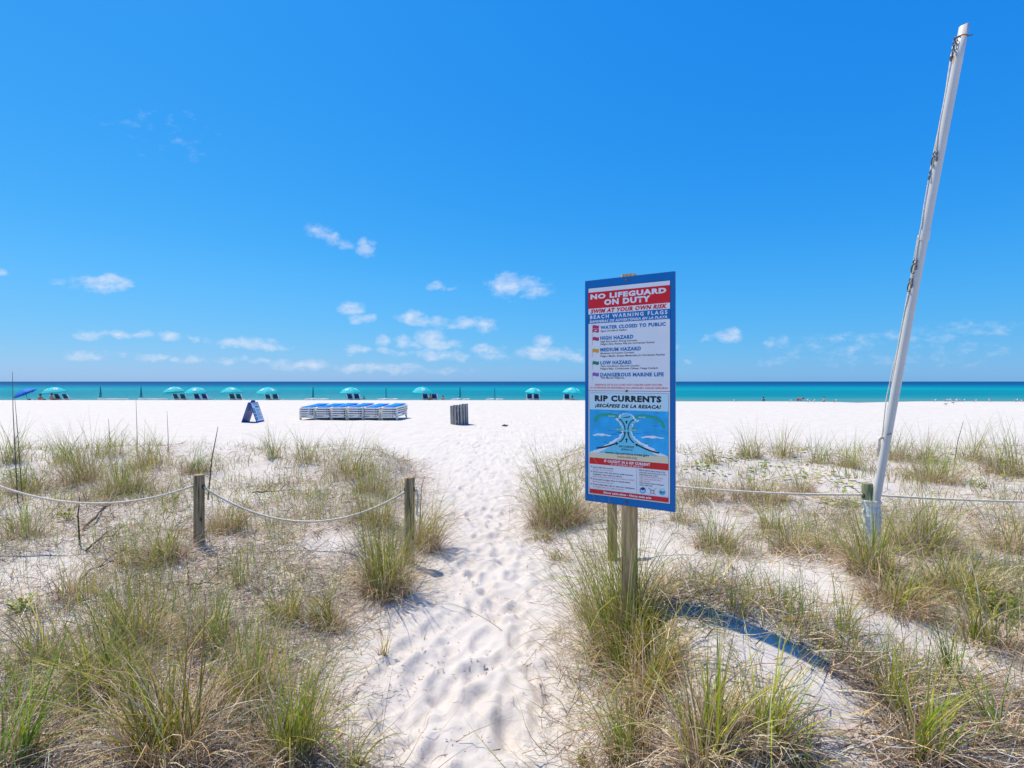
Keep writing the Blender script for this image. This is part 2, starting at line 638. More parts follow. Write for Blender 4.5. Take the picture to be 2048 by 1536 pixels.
def sea_material():
    m = bpy.data.materials.new('sea_water')
    m.use_nodes = True
    t = NT(m.node_tree)
    nt = m.node_tree
    nt.nodes.remove(nt.nodes['Principled BSDF'])
    geo = t.n('ShaderNodeNewGeometry')
    pos = geo.outputs['Position']
    sep = t.n('ShaderNodeSeparateXYZ'); t.link(pos, sep.inputs[0])
    wob = t.noise(t.vmath('MULTIPLY', pos, (.004, .012, 0)).outputs[0], 1.0, 4)
    wob2 = t.noise(t.vmath('MULTIPLY', pos, (.05, .16, 0)).outputs[0], 1.0, 4, .65)
    ly = t.math('LOGARITHM', t.math('MAXIMUM', sep.outputs[1], 20), 10)
    ly = t.math('MULTIPLY_ADD', t.math('SUBTRACT', wob, .5), .22, ly)
    ly = t.math('MULTIPLY_ADD', t.math('SUBTRACT', wob2, .5), .10, ly)
    f = t.mapr(ly, 1.85, 3.65)
    P = lambda y: (math.log10(y) - 1.85) / 1.8
    c = t.ramp(f, [(P(72), (.15, .23, .215)), (P(92), (.070, .235, .255)), (P(104), (.022, .215, .26)), (P(128), (.003, .19, .25)), (P(170), (.001, .195, .265)),
                   (P(225), (.001, .25, .30)), (P(260), (.0008, .215, .30)), (P(330), (.0006, .16, .275)), (P(500), (.0008, .092, .225)), (P(900), (.0015, .062, .185)), (P(3500), (.004, .048, .145))])
    streak = t.noise(t.vmath('MULTIPLY', pos, (.035, .30, 0)).outputs[0], 1.0, 5, .7)
    c = t.mix(t.mapr(streak, .42, .70, 0, .32), c, (.0, .10, .19, 1))
    streak2 = t.noise(t.vmath('MULTIPLY', pos, (.012, .055, 0)).outputs[0], 1.0, 5, .7)
    c = t.mix(t.mapr(streak2, .55, .75, 0, .25), c, (.06, .36, .42, 1))
    dif = t.n('ShaderNodeBsdfDiffuse')
    t.link(c, dif.inputs[0])
    gl = t.n('ShaderNodeBsdfGlossy'); gl.inputs['Roughness'].default_value = .25
    wv = t.noise(t.vmath('MULTIPLY', pos, (.5, 1.4, 0)).outputs[0], 1.0, 4, .6)
    bp = t.n('ShaderNodeBump'); bp.inputs['Strength'].default_value = .9; bp.inputs['Distance'].default_value = .5
    t.link(wv, bp.inputs['Height'])
    t.link(bp.outputs[0], gl.inputs['Normal'])
    mx = t.n('ShaderNodeMixShader'); mx.inputs[0].default_value = .05
    t.link(dif.outputs[0], mx.inputs[1]); t.link(gl.outputs[0], mx.inputs[2])
    t.link(mx.outputs[0], nt.nodes['Material Output'].inputs['Surface'])
    return m


def wood_material(name, lo, hi, green=0.0):
    m = bpy.data.materials.new(name)
    m.use_nodes = True
    t = NT(m.node_tree)
    b = m.node_tree.nodes['Principled BSDF']
    b.inputs['Roughness'].default_value = .85
    b.inputs['Specular IOR Level'].default_value = .15
    tc = t.n('ShaderNodeTexCoord')
    v = t.vmath('MULTIPLY', tc.outputs['Object'], (34, 34, 2.0)).outputs[0]
    n = t.noise(v, 1.6, 6, .65, .6)
    c = t.ramp(n, [(.28, tuple(x * .55 for x in lo)), (.42, lo), (.62, hi), (.8, tuple(x * 1.15 for x in hi))])
    crack = t.noise(t.vmath('MULTIPLY', tc.outputs['Object'], (60, 60, 1.4)).outputs[0], 1.0, 3, .5, 1.2)
    cf = t.mapr(crack, .64, .70, 0, .8)
    c = t.mix(cf, c, (.035, .027, .02, 1))
    big = t.noise(tc.outputs['Object'], 7, 4)
    c = t.mix(t.mapr(big, .45, .7, 0, green), c, (.16, .17, .075, 1))
    kn = t.n('ShaderNodeTexVoronoi'); kn.inputs['Scale'].default_value = 1.0
    t.link(t.vmath('MULTIPLY', tc.outputs['Object'], (9, 9, 4.5)).outputs[0], kn.inputs['Vector'])
    c = t.mix(t.mapr(kn.outputs['Distance'], .07, .13, .8, 0), c, (.06, .04, .025, 1))
    t.link(c, b.inputs['Base Color'])
    bp = t.n('ShaderNodeBump'); bp.inputs['Strength'].default_value = .7; bp.inputs['Distance'].default_value = .004
    t.link(t.math('SUBTRACT', n, t.math('MULTIPLY', cf, .8)), bp.inputs['Height'])
    t.link(bp.outputs[0], b.inputs['Normal'])
    return m


M_SAND = sand_material()
M_SEA = sea_material()
M_POST = wood_material('weathered_post', (.27, .18, .095), (.56, .39, .22), .35)
M_SPOST = wood_material('sign_post_wood', (.44, .27, .125), (.74, .48, .25), .1)
M_GPOST = wood_material('green_treated_post', (.17, .19, .10), (.34, .36, .22), .6)
M_SLAT = wood_material('grey_board', (.29, .28, .265), (.46, .445, .42), .05)
M_ROPE = material('white_rope', (.74, .66, .53), .8, .2, .18, 40, .5, 220, dirt=((.34, .29, .22), 30, .56, .5))
M_PVC = material('white_pvc', (.58, .57, .545), .32, .45, .04, 3, dirt=((.55, .50, .43), 5, .60, .5))
M_RUST = material('rusty_steel', (.19, .10, .055), .7, .3, .4, 60, .3, 200)
M_STEEL = material('dull_steel', (.13, .125, .12), .45, .5, .2, 50, metal=.6)
M_CORD = material('halyard_cord', (.66, .62, .54), .85, .2, .2, 60)
M_WRAP = material('wrinkled_white_wrap', (.70, .69, .65), .6, .3, .12, 12, .7, 34, stretch=(1, 1, 3.2), dirt=((.44, .43, .36), 9, .55, .6))
M_BLUE = material('sign_blue', (.003, .16, .47), .5, .25, .06, 3)
M_BOARDEDGE = material('board_edge', (.55, .58, .60), .5, .3)
M_WHITEP = material('print_white', (.82, .82, .83), .42, .35, .03, 6)
M_REDP = material('print_red', (.74, .012, .022), .42, .35, .04, 6)
M_BLUEP = material('print_blue', (.004, .17, .47), .42, .35, .04, 6)
M_BLACKP = material('print_black', (.018, .018, .022), .45, .35)
M_PINKP = material('print_faded_red', (.62, .13, .13), .45, .3)
M_FLAGR = material('print_flag_red', (.56, .03, .12), .45, .3)
M_FLAGO = material('print_flag_orange', (.80, .38, .02), .45, .3)
M_FLAGG = material('print_flag_green', (.01, .25, .13), .45, .3)
M_FLAGP = material('print_flag_purple', (.26, .13, .50), .45, .3)
M_PALEP = material('print_pale_blue', (.58, .80, .86), .42, .35)
M_SEAP1 = material('print_water', (.02, .44, .82), .42, .35, .15, 14)
M_SEAP2 = material('print_water_light', (.12, .55, .82), .42, .35)
M_SEAP3 = material('print_water_dark', (.01, .24, .60), .42, .35)
M_FOAMP = material('print_foam', (.16, .62, .80), .42, .35, .06, 30)
M_FOAMW = material('print_foam_white', (.85, .90, .92), .42, .35)
M_SANDP = material('print_sand', (.80, .72, .48), .42, .35)
M_GREENP = material('print_green', (.02, .42, .20), .42, .35)
M_PLASTIC = material('white_plastic', (.82, .78, .70), .4, .4, .05, 6, dirt=((.45, .40, .33), 7, .60, .45))
M_SLING = material('blue_sling', (.003, .20, .74), .8, .08, .06, 10, .2, 200)
M_NAVY = material('navy_fabric', (.006, .04, .17), .75, .2, .1, 10)
M_TEALF = material('dark_teal_fabric', (.008, .085, .12), .75, .2, .1, 10)
M_CANOPY = material('turquoise_canopy', (.02, .55, .57), .7, .25, .05, 4, transl=.12)
M_LOGO = material('canopy_logo', (.78, .80, .78), .7, .25, transl=.2)
M_CLOSED = material('closed_canopy', (.008, .21, .23), .75, .2, .15, 12)
M_CLOSEDL = material('closed_canopy_light', (.02, .36, .46), .75, .2, .15, 12)
M_BLUECAN = material('blue_canopy', (.02, .20, .68), .7, .25, .25, 2.5, transl=.25)
M_WHITECAN = material('white_canopy', (.72, .76, .84), .7, .25, transl=.2)
M_POLE = material('umbrella_pole', (.55, .50, .40), .5, .4)
M_SKIN = material('tan_skin', (.46, .22, .14), .5, .35, .06, 8)  # warm brown, the skin's own colour
M_SKIN2 = material('pale_skin', (.58, .34, .25), .5, .35, .06, 8)
M_HAIR = material('dark_hair', (.02, .014, .011), .6, .3, .2, 40)
M_SUIT = material('dark_swimwear', (.02, .022, .03), .7, .3)
M_REDSUIT = material('red_swimwear', (.38, .03, .03), .7, .3)
M_WHITESUIT = material('white_swimwear', (.75, .76, .78), .7, .3)
M_GULLW = material('gull_white', (.72, .72, .70), .7, .2)
M_GULLG = material('gull_grey', (.28, .29, .31), .7, .2, .1, 30)
M_BEAK = material('gull_beak', (.16, .08, .02), .5, .3)
M_TWIG = material('dead_twig', (.055, .04, .03), .9, .1, .4, 40, .6, 120)
M_STALK = material('dead_stalk', (.15, .12, .085), .9, .1, .3, 20)
M_BIN = material('bin_liner', (.035, .035, .038), .6, .3)
M_AFRAME = material('a_frame_blue', (.005, .095, .38), .4, .4, .08, 5)
M_AFDARK = material('a_frame_navy', (.012, .03, .14), .5, .4)
M_AFWHITE = material('a_frame_print', (.84, .88, .92), .45, .35, .05, 6)
M_AFGREEN = material('a_frame_green', (.02, .36, .12), .45, .35)
M_AFTEAL = material('a_frame_teal', (.02, .25, .42), .45, .35)
M_AFGREY = material('a_frame_text', (.22, .34, .52), .45, .35)
M_RUSTSTAIN = material('rust_stain', (.50, .27, .10), .6, .3, .2, 30)

# ------------------------------------------------------------------ sand and sea


def axis(lo, dense0, dense1, step, hi, growth, cap):
    a = list(np.arange(dense0, dense1, step))
    s = step; v = a[-1]
    while v < hi:
        s = min(s * growth, cap(v) if callable(cap) else cap)
        v += s; a.append(v)
    s = step; v = a[0]; b = []
    while v > lo:
        s *= growth * 1.04
        v -= s; b.append(v)
    return np.array(b[::-1] + a)


def build_sand():
    xs = axis(-500, -1.9, 2.4, .020, 500, 1.028, lambda v: 60)
    ys = axis(-120, 1.6, 6.0, .020, 700, 1.022, lambda v: .55 if v < 62 else 40)
    X, Y = np.meshgrid(xs, ys)
    Z = Hs(X, Y)
    dl, dr = side_masks(X, Y)
    Z = Z + footprints(X, Y)
    inner = 1 - smooth(-.15, .1, np.maximum(dl, dr))
    Z = Z + inner * ((fbm(X, Y, 5.0, 3, 71) - .5) * .055 + (fbm(X, Y, 13, 3, 77) - .5) * .022) * (1 - smooth(12, 20, Y))
    fade = 1 - smooth(30, 40, Y)
    Z = Z + fade * smooth(9, 12, Y) * (fbm(X, Y, 1.6, 3, 73) - .5) * .05
    ny, nx = X.shape
    idx = np.arange(nx * ny).reshape(ny, nx)
    f = np.stack([idx[:-1, :-1], idx[:-1, 1:], idx[1:, 1:], idx[1:, :-1]], -1).reshape(-1, 4)
    v = np.stack([X, Y, Z], -1).reshape(-1, 3)
    veg = vegetation(X.ravel(), Y.ravel())
    col = np.stack([veg, veg, veg], -1)
    me = mesh_np('sand', v, f, M_SAND, col, True)
    tag(link('sand', me), kind='structure')


build_sand()
WATER = -1.75


def build_sea():
    xs = np.concatenate([-np.geomspace(60000, 50, 30), np.linspace(-40, 40, 9), np.geomspace(50, 60000, 30)])
    ys = np.concatenate([[60], np.geomspace(66, 70000, 60)])
    X, Y = np.meshgrid(xs, ys)
    ny, nx = X.shape
    idx = np.arange(nx * ny).reshape(ny, nx)
    f = np.stack([idx[:-1, :-1], idx[:-1, 1:], idx[1:, 1:], idx[1:, :-1]], -1).reshape(-1, 4)
    v = np.stack([X, Y, np.full_like(X, WATER)], -1).reshape(-1, 3)
    tag(link('sea', mesh_np('sea', v, f, M_SEA)), kind='structure')


build_sea()


# ------------------------------------------------------------------ rope fence
def post(X, Y, ztop, r, label, mat=M_POST, lean=(0, 0)):
    zb = float(Hs(X, Y)) - .35
    t = thing('fence_post', label, 'post', (X, Y, zb + .35), 'posts of the rope fence')
    n = 20
    mb = MB()
    prof = []
    for i in range(13):
        z = zb + (ztop - zb) * i / 12
        prof.append((r * (1 + .015 * math.sin(i * 2.1 + X * 5)), z))
    prof += [(r * .93, ztop + .008), (r * .6, ztop + .011), (r * .05, ztop + .011)]
    mb.lathe(prof, (0, 0, 0), n)
    rr = random.Random(int(X * 1000))
    wob = [1 + .05 * rr.uniform(-1, 1) for _ in range(n)]
    for i, p in enumerate(mb.v):
        w = wob[i % n]
        h = (p[2] - zb) / (ztop - zb)
        mb.v[i] = (X + p[0] * w + lean[0] * h, Y + p[1] * w + lean[1] * h, p[2])
    mb.build('post', mat, t, False)
    me = t.children[0].data
    me.polygons.foreach_set('use_smooth', [len(p.vertices) == 4 and abs(p.normal.z) < .5 for p in me.polygons])
    # bored hole ring where the rope runs through
    for s in (-1, 1):
        ring = MB()
        pts = [(X + lean[0] * .9 + s * r * .93, Y + .018 * math.cos(a), ztop - .10 + .018 * math.sin(a)) for a in np.linspace(0, 2 * math.pi, 9)]
        ring.tube(pts, .006, 5, False)
        ring.build('rope_hole', M_TWIG, t)
    return t


FY = 4.5
post(-4.88, FY, .86, .048, 'weathered round post holding the far end of the sagging rope')
post(px2x(398, FY), FY, py2z(951, FY), .043, 'weathered round wooden post between two sagging ropes, grass at its foot')
post(px2x(819, FY), FY, py2z(956, FY), .044, 'weathered round wooden post beside the sand path with a frayed rope end')
post(px2x(1226, FY), FY, .80, .046, 'round grey post partly hidden behind the rip current sign', lean=(-.01, 0))
PX, PYY = px2x(1735, 4.4), 4.4
post(PX, PYY, py2z(968, 4.4), .042, 'green stained wooden post at the foot of the leaning white pole', M_GPOST)
post(5.45, 4.3, .80, .050, 'weathered round post holding the taut rope past the white pole')


def rope_mesh(pts, r=.0098, pitch=.05):
    pts = np.array(pts, float)
    seg = np.linalg.norm(np.diff(pts, axis=0), axis=1)
    s = np.concatenate([[0], np.cumsum(seg)])
    n = int(s[-1] / .0075)
    u = np.linspace(0, s[-1], n)
    P = np.stack([np.interp(u, s, pts[:, k]) for k in range(3)], -1)
    mb = MB()
    T = np.gradient(P, axis=0); T /= np.linalg.norm(T, axis=1)[:, None]
    A = np.cross(T, [0, 1, .01]); A /= np.linalg.norm(A, axis=1)[:, None]
    B = np.cross(T, A)
    for k in range(3):
        ph = 2 * np.pi * (u / pitch) + 2 * np.pi * k / 3
        Q = P + r * .5 * (A * np.cos(ph)[:, None] + B * np.sin(ph)[:, None])
        mb.tube([tuple(q) for q in Q], r * .56, 6)
    return mb


def lag(xs, zs, n=60, y0=FY, y1=FY):
    c = np.polyfit(xs, zs, len(xs) - 1)
    x = np.linspace(xs[0], xs[-1], n)
    return [(a, y0 + (y1 - y0) * i / (n - 1), float(np.polyval(c, a))) for i, a in enumerate(x)]


X1, X2, X3 = px2x(398, FY), px2x(819, FY), px2x(1226, FY)
tag(rope_mesh(lag([-4.84, -3.74, X1 - .040], [.80, .553, py2z(971, FY)])).build('fence_rope', M_ROPE, None, True),
    'white twisted rope sagging from the frame edge to the grey post', 'rope', 'ropes of the fence')
tag(rope_mesh(lag([X1 + .040, px2x(600, FY), X2 - .041], [py2z(974, FY), py2z(1043, FY), py2z(984, FY)])).build('fence_rope', M_ROPE, None, True),
    'white twisted rope sagging deeply between two grey posts left of the path', 'rope', 'ropes of the fence')
tag(rope_mesh(lag([X3 + .046, 2.11, PX - .040], [.765, .668, .655], y1=4.4)).build('fence_rope', M_ROPE, None, True),
    'white rope running from behind the sign to the green post', 'rope', 'ropes of the fence')
tag(rope_mesh(lag([PX + .040, px2x(1850, 4.37), 5.40], [py2z(989, 4.4), py2z(996, 4.37), .612], y0=4.38, y1=4.3)).build('fence_rope', M_ROPE, None, True),
    'taut white rope leading away beyond the foot of the white pole', 'rope', 'ropes of the fence')
zt = py2z(984, FY)
tag(rope_mesh([(X2 + .042, FY, zt), (X2 + .065, FY - .01, zt + .015), (X2 + .078, FY - .01, zt - .03), (X2 + .075, FY - .012, zt - .12), (X2 + .068, FY - .01, zt - .20), (X2 + .09, FY, zt - .215)], .010).build('rope_end', M_ROPE, None, True),
    'short frayed rope end hanging down the post beside the path', 'rope end')

# ------------------------------------------------------------------ the sign
ZR = 2.67
PL = np.array([px2x(1170, ZR * 1.1), ZR * 1.1]); PRt = np.array([px2x(1351, ZR), ZR])
WID = float(np.linalg.norm(PRt - PL))
EU = (PRt - PL) / WID
NN = np.array([EU[1], -EU[0]])
ZB, ZT = 0.951, 2.240
HGT = ZT - ZB


def S3(u, v, off=0.0):
    """a point of the board: u metres from its far edge, v metres above its lower edge, off metres proud of its face"""
    return (PL[0] + EU[0] * u + NN[0] * off, PL[1] + EU[1] * u + NN[1] * off, ZB + v)


def sign_poly(name, pts, off, mat, parent):
    me = bpy.data.meshes.new(name)
    L = rootloc(parent)
    me.from_pydata([tuple(np.array(S3(u, v, off)) - L) for u, v in pts], [], [tuple(range(len(pts)))])
    if me.polygons[0].normal.dot(Vector((NN[0], NN[1], 0))) < 0:
        me.flip_normals()
    me.materials.append(mat)
    return link(name, me, parent)


def sign_box(mb, u0, u1, v0, v1, o0, o1):
    p = [S3(u, v, o) for o in (o0, o1) for v in (v0, v1) for u in (u0, u1)]
    return mb.add(p, [(0, 2, 3, 1), (4, 5, 7, 6), (0, 1, 5, 4), (2, 6, 7, 3), (0, 4, 6, 2), (1, 3, 7, 5)])


pc = S3(WID * .487, 0, -.030)
sg = float(Hs(pc[0], pc[1]))
SIGN = thing('warning_sign', 'tall blue framed beach warning sign on a wooden post beside the path', 'sign', (pc[0], pc[1], sg))
mb = MB()
# the 4x4 post, its edges eased
u0 = WID * .487
h = .038; c = .006
outl = [(-h + c, -h), (h - c, -h), (h, -h + c), (h, h - c), (h - c, h), (-h + c, h), (-h, h - c), (-h, -h + c)]
zs = np.linspace(sg - .4, ZB + HGT + .016, 14)
n = len(outl); vs = []; fs = []
for z in zs:
    for a, b in outl:
        q = S3(u0 + a, 0, b - .038 - .008)
        vs.append((q[0], q[1], z))
for i in range(len(zs) - 1):
    for k in range(n):
        j = (k + 1) % n
        fs.append((i * n + k, i * n + j, (i + 1) * n + j, (i + 1) * n + k))
fs.append(tuple((len(zs) - 1) * n + k for k in range(n)))
mb.add(vs, fs)
for i, p in enumerate(mb.v):
    mb.v[i] = p
mb.build('post', M_SPOST, SIGN)
MB().add([S3(u, v, o) for o in (-.007, -.0015) for (u, v) in [(.004, 0), (WID - .004, 0), (WID, .004), (WID, HGT - .004), (WID - .004, HGT), (.004, HGT), (0, HGT - .004), (0, .004)]],
         [tuple(range(8))[::-1]] + [(k, (k + 1) % 8, 8 + (k + 1) % 8, 8 + k) for k in range(8)]).build('board_edge', M_BOARDEDGE, SIGN)
BOARD = sign_poly('blue_board', [(.002, .002), (WID - .002, .002), (WID - .002, HGT - .002), (.002, HGT - .002)], 0, M_BLUE, SIGN)
b = MB(); sign_box(b, .002, WID - .002, .002, HGT - .002, -.0013, -.0003); b.build('board_core', M_BLUE, SIGN)

PU0, PU1 = .0225, WID - .0285
PW = PU1 - PU0
TOPV1, TOPV0 = HGT - .0475, .6465
BOTV1, BOTV0 = .6440, .0425


class Panel:
    """maps a place read off the photograph's panel (x to the right, y down) to the board"""
    def __init__(self, xl, xr, tl, tr, bl, br, v0, v1):
        self.a = (xl, xr, tl, tr, bl, br, v0, v1)

    def __call__(self, x, y):
        xl, xr, tl, tr, bl, br, v0, v1 = self.a
        s = (x - xl) / (xr - xl)
        u = 1.09 * s / (1 + .09 * s)
        top = tl + (tr - tl) * s; bot = bl + (br - bl) * s
        return PU0 + PW * u, v1 + (v0 - v1) * (y - top) / (bot - top)

    def at(self, x, f):
        xl, xr, tl, tr, bl, br, v0, v1 = self.a
        s = (x - xl) / (xr - xl)
        return PU0 + PW * 1.09 * s / (1 + .09 * s), v1 + (v0 - v1) * f


PT = Panel(163, 1120, 355, 219, 1546, 1540, TOPV0, TOPV1)
PB = Panel(153, 1085, 72, 52, 1270, 1358, BOTV0, BOTV1)


def panel_base(name, v0, v1, border):
    b = MB(); sign_box(b, PU0 - border, PU1 + border, v0 - border, v1 + border, .0002, .0012)
    o = b.build(name, M_BLACKP, SIGN)
    return o


p1 = panel_base('upper_panel', TOPV0, TOPV1, .0022)
p2 = panel_base('lower_panel', BOTV0, BOTV1, .0022)
STEP = .0005


def band(panel, f0, f1, mat, parent, lvl, name='colour_band', u0=None, u1=None):
    v1 = panel.a[7] + (panel.a[6] - panel.a[7]) * f0
    v0 = panel.a[7] + (panel.a[6] - panel.a[7]) * f1
    a = PU0 if u0 is None else u0; b = PU1 if u1 is None else u1
    return sign_poly(name, [(a, v0), (b, v0), (b, v1), (a, v1)], .0012 + STEP * lvl, mat, parent)


def pol(panel, pts, mat, parent, lvl, name):
    return sign_poly(name, [panel(x, y) for x, y in pts], .0012 + STEP * lvl, mat, parent)


TEXTS = []


def text(panel, s, x0, x1, f0, f1, mat, parent, lvl=3, ital=0.0, bold=.02, space=1.0):
    TEXTS.append((panel, s, x0, x1, f0, f1, mat, parent, lvl, ital, bold, space))


band(PT, 0, 1, M_WHITEP, p1, 1, 'white_ground')
band(PT, .0405, .1995, M_REDP, p1, 2)
band(PT, .255, .346, M_BLUEP, p1, 2)
text(PT, 'NO LIFEGUARD', 187, 1078, .060, .106, M_WHITEP, p1, 3, 0, .055)
text(PT, 'ON DUTY', 347, 890, .120, .172, M_WHITEP, p1, 3, 0, .055)
text(PT, 'SWIM AT YOUR OWN RISK', 187, 1092, .208, .245, M_REDP, p1, 3, .25, .045)
text(PT, 'BEACH WARNING FLAGS', 182, 1090, .265, .299, M_WHITEP, p1, 3, 0, .035, 1.3)
text(PT, 'BANDERAS DE ADVERTENSIA EN LA PLAYA', 178, 1096, .314, .337, M_WHITEP, p1, 3, .25, .035)
for (h0, h1, s, x1) in ((.373, .405, 'WATER CLOSED TO PUBLIC', 1070), (.473, .508, 'HIGH HAZARD', 690), (.587, .62, 'MEDIUM HAZARD', 780),
                        (.713, .746, 'LOW HAZARD', 668), (.829, .863, 'DANGEROUS MARINE LIFE', 1047)):
    text(PT, s, 303, x1, h0, h1, M_BLUEP, p1, 3, 0, .045)
for (h0, h1, s, x1) in ((.414, .431, 'Agua Cerrada al Publico', 618), (.518, .534, 'High Surf and/or Strong Currents', 738), (.542, .559, 'Peligro Alto, Resaca Alta y/o Corrientes Fuertes', 943),
                        (.631, .647, 'Moderate Surf and/or Currents', 703), (.658, .675, 'Peligro Medio, Resaca Moderada y/o Corrientes Fuertes', 1062),
                        (.755, .771, 'Calm Conditions, Exercise Caution', 763), (.780, .796, 'Peligro Bajo, Condiciones Calmas, Tenga Cuidado', 985), (.868, .884, 'Vida Marina Peligrosa', 588)):
    text(PT, s, 303, x1, h0, h1, M_BLACKP, p1, 3, .25, .012)
text(PT, 'ABSENCE OF FLAG DOES NOT ASSURE SAFE WATER', 235, 1030, .936, .951, M_REDP, p1, 3, .25, .012)
text(PT, 'LA AUSENCIA DE BANDERAS NO ASEGURA AGUAS SEGURAS', 178, 1098, .964, .980, M_REDP, p1, 3, .25, .012)


def wflag(f0, f1, mat):
    pts_t = []; pts_b = []
    for i in range(7):
        x = 213 + (286 - 213) * i / 6
        w = .004 * math.sin(i / 6 * 2 * math.pi)
        pts_t.append(PT.at(x, f0 - w)); pts_b.append(PT.at(x, f1 - w))
    sign_poly('warning_flag', pts_b + pts_t[::-1], .0012 + STEP * 3, mat, p1)
    a = PT.at(209, f0 - .004); bb = PT.at(212, f1 + .045)
    sign_poly('flag_staff', [(a[0], bb[1]), (a[0] + .0012, bb[1]), (a[0] + .0012, a[1]), (a[0], a[1])], .0012 + STEP * 3, M_AFGREY, p1)


wflag(.365, .397, M_FLAGR); wflag(.401, .433, M_FLAGR); wflag(.480, .513, M_FLAGR); wflag(.595, .629, M_FLAGO); wflag(.716, .748, M_FLAGG); wflag(.827, .860, M_FLAGP)
sign_poly('swimmer_mark', [PT.at(x, f) for x, f in [(232, .420), (264, .420), (260, .412), (236, .411)]], .0012 + STEP * 4, M_WHITEP, p1)

# lower panel: rip current instructions
band(PB, 0, 1, M_WHITEP, p2, 1, 'white_ground')
IN = .0065
band(PB, .016, .992, M_BLACKP, p2, 2, 'border_line', PU0 + IN, PU1 - IN)
a, b_ = PU0 + IN + .0012, PU1 - IN - .0012
band(PB, .018, .990, M_WHITEP, p2, 3, 'white_ground', a, b_)
band(PB, .0182, .177, M_PALEP, p2, 4, 'colour_band', a, b_)
band(PB, .177, .60, M_SEAP1, p2, 4, 'colour_band', a, b_)
sand_edge = [(x, 778 + 26 * ((x - 170) / 890) + 5 * math.sin((x - 170) / 890 * math.pi * 3)) for x in np.linspace(168, 1064, 12)]
ubl = PB.at(168, .643); ubr = PB.at(1066, .643)
sign_poly('sand_strip', [(a, ubl[1]), (b_, ubr[1])] + [(min(max(PB(x, y)[0], a), b_), PB(x, y)[1]) for x, y in sand_edge[::-1]], .0012 + STEP * 6, M_SANDP, p2)
rw = random.Random(3)
for k in range(26):
    x = rw.uniform(180, 960); y = rw.uniform(290, 720); w = rw.uniform(50, 150); hh = rw.uniform(4, 11)
    if y > 620: w *= .5
    x2 = min(x + w, 1060)
    pol(PB, [(x, y), ((x + x2) / 2, y + hh), (x2, y + 2), ((x + x2) / 2, y - hh * .3)], rw.choice([M_SEAP2, M_SEAP3, M_SEAP3]), p2, 5, 'water_streak')


def jag(pts, amp, seed, n=4):
    r = random.Random(seed); out = []
    for (x0, y0), (x1, y1) in zip(pts, pts[1:]):
        for k in range(n):
            t_ = k / n
            out.append((x0 + (x1 - x0) * t_ + r.uniform(-amp, amp), y0 + (y1 - y0) * t_ + r.uniform(-amp * .4, amp * .4)))
    return out + [pts[-1]]


left = [(168, 782), (250, 752), (400, 668), (490, 608), (532, 540), (537, 480), (500, 420), (455, 392), (500, 372), (505, 345), (540, 325), (590, 318)]
right = [(590, 318), (640, 328), (680, 352), (690, 385), (735, 402), (670, 430), (645, 480), (640, 540), (690, 600), (800, 668), (950, 755), (1055, 805)]
outer = jag(left, 13, 1, 6) + jag(right, 13, 2, 6)
pol(PB, [(min(max(x, 169), 1058), y) for x, y in outer], M_FOAMW, p2, 7, 'foam')
inner = [(598 + (x - 598) * .80 - 0, y + (6 if y < 400 else 10)) for x, y in outer]
pol(PB, [(x, min(y, 786 + (x - 170) * .02)) for x, y in inner], M_FOAMP, p2, 8, 'foam')
for (x0, y0, w) in ((205, 580, 210), (755, 590, 265)):
    top = [(x0 + w * t_, y0 - (18 if x0 < 500 else 20) * math.sin(math.pi * min(1, t_ * 1.15)) + 2 * math.sin(20 * t_)) for t_ in np.linspace(0, 1, 14)]
    bot = [(x0 + w * t_, y0 + 8 + 5 * math.sin(16 * t_)) for t_ in np.linspace(1, 0, 14)]
    pol(PB, top + bot, M_FOAMW, p2, 7, 'wave_crest')


def arc(pts, w, mat, lvl, name, head=None):
    P = np.array(pts, float)
    t_ = np.linspace(0, 1, len(P)); tt = np.linspace(0, 1, 18)
    cx = np.polyfit(t_, P[:, 0], len(P) - 1); cy = np.polyfit(t_, P[:, 1], len(P) - 1)
    X = np.polyval(cx, tt); Y = np.polyval(cy, tt)
    D = np.stack([np.gradient(X), np.gradient(Y)], -1); D /= np.linalg.norm(D, axis=1)[:, None]
    N = np.stack([-D[:, 1], D[:, 0]], -1)
    ww = np.interp(tt, [0, 1], w)[:, None]
    A = np.stack([X, Y], -1) + N * ww; B = np.stack([X, Y], -1) - N * ww
    pol(PB, [tuple(p) for p in A] + [tuple(p) for p in B[::-1]], mat, p2, lvl, name)
    if head:
        e = np.array([X[-1], Y[-1]]); d = D[-1]; nn = N[-1]
        pol(PB, [tuple(e + nn * head), tuple(e - nn * head), tuple(e + d * head * 1.7)], mat, p2, lvl, name + '_head')


arc([(500, 362), (400, 345), (300, 352), (240, 395)], (15, 13), M_GREENP, 9, 'green_arrow', 24)
arc([(682, 362), (800, 345), (930, 372), (1010, 450)], (15, 13), M_GREENP, 9, 'green_arrow', 24)
arc([(250, 735), (340, 718), (420, 692), (470, 675)], (9, 8), M_BLACKP, 9, 'black_arrow', 20)
arc([(965, 768), (860, 745), (770, 710), (715, 685)], (9, 8), M_BLACKP, 9, 'black_arrow', 20)
arc([(508, 655), (545, 625), (565, 585), (571, 552)], (7, 7), M_BLACKP, 9, 'black_arrow', 16)
arc([(678, 660), (640, 625), (618, 585), (611, 552)], (7, 7), M_BLACKP, 9, 'black_arrow', 16)
arc([(572, 515), (568, 470), (548, 425), (522, 395)], (6, 6), M_BLACKP, 9, 'black_arrow', 13)
arc([(608, 515), (612, 470), (632, 425), (660, 398)], (6, 6), M_BLACKP, 9, 'black_arrow', 13)
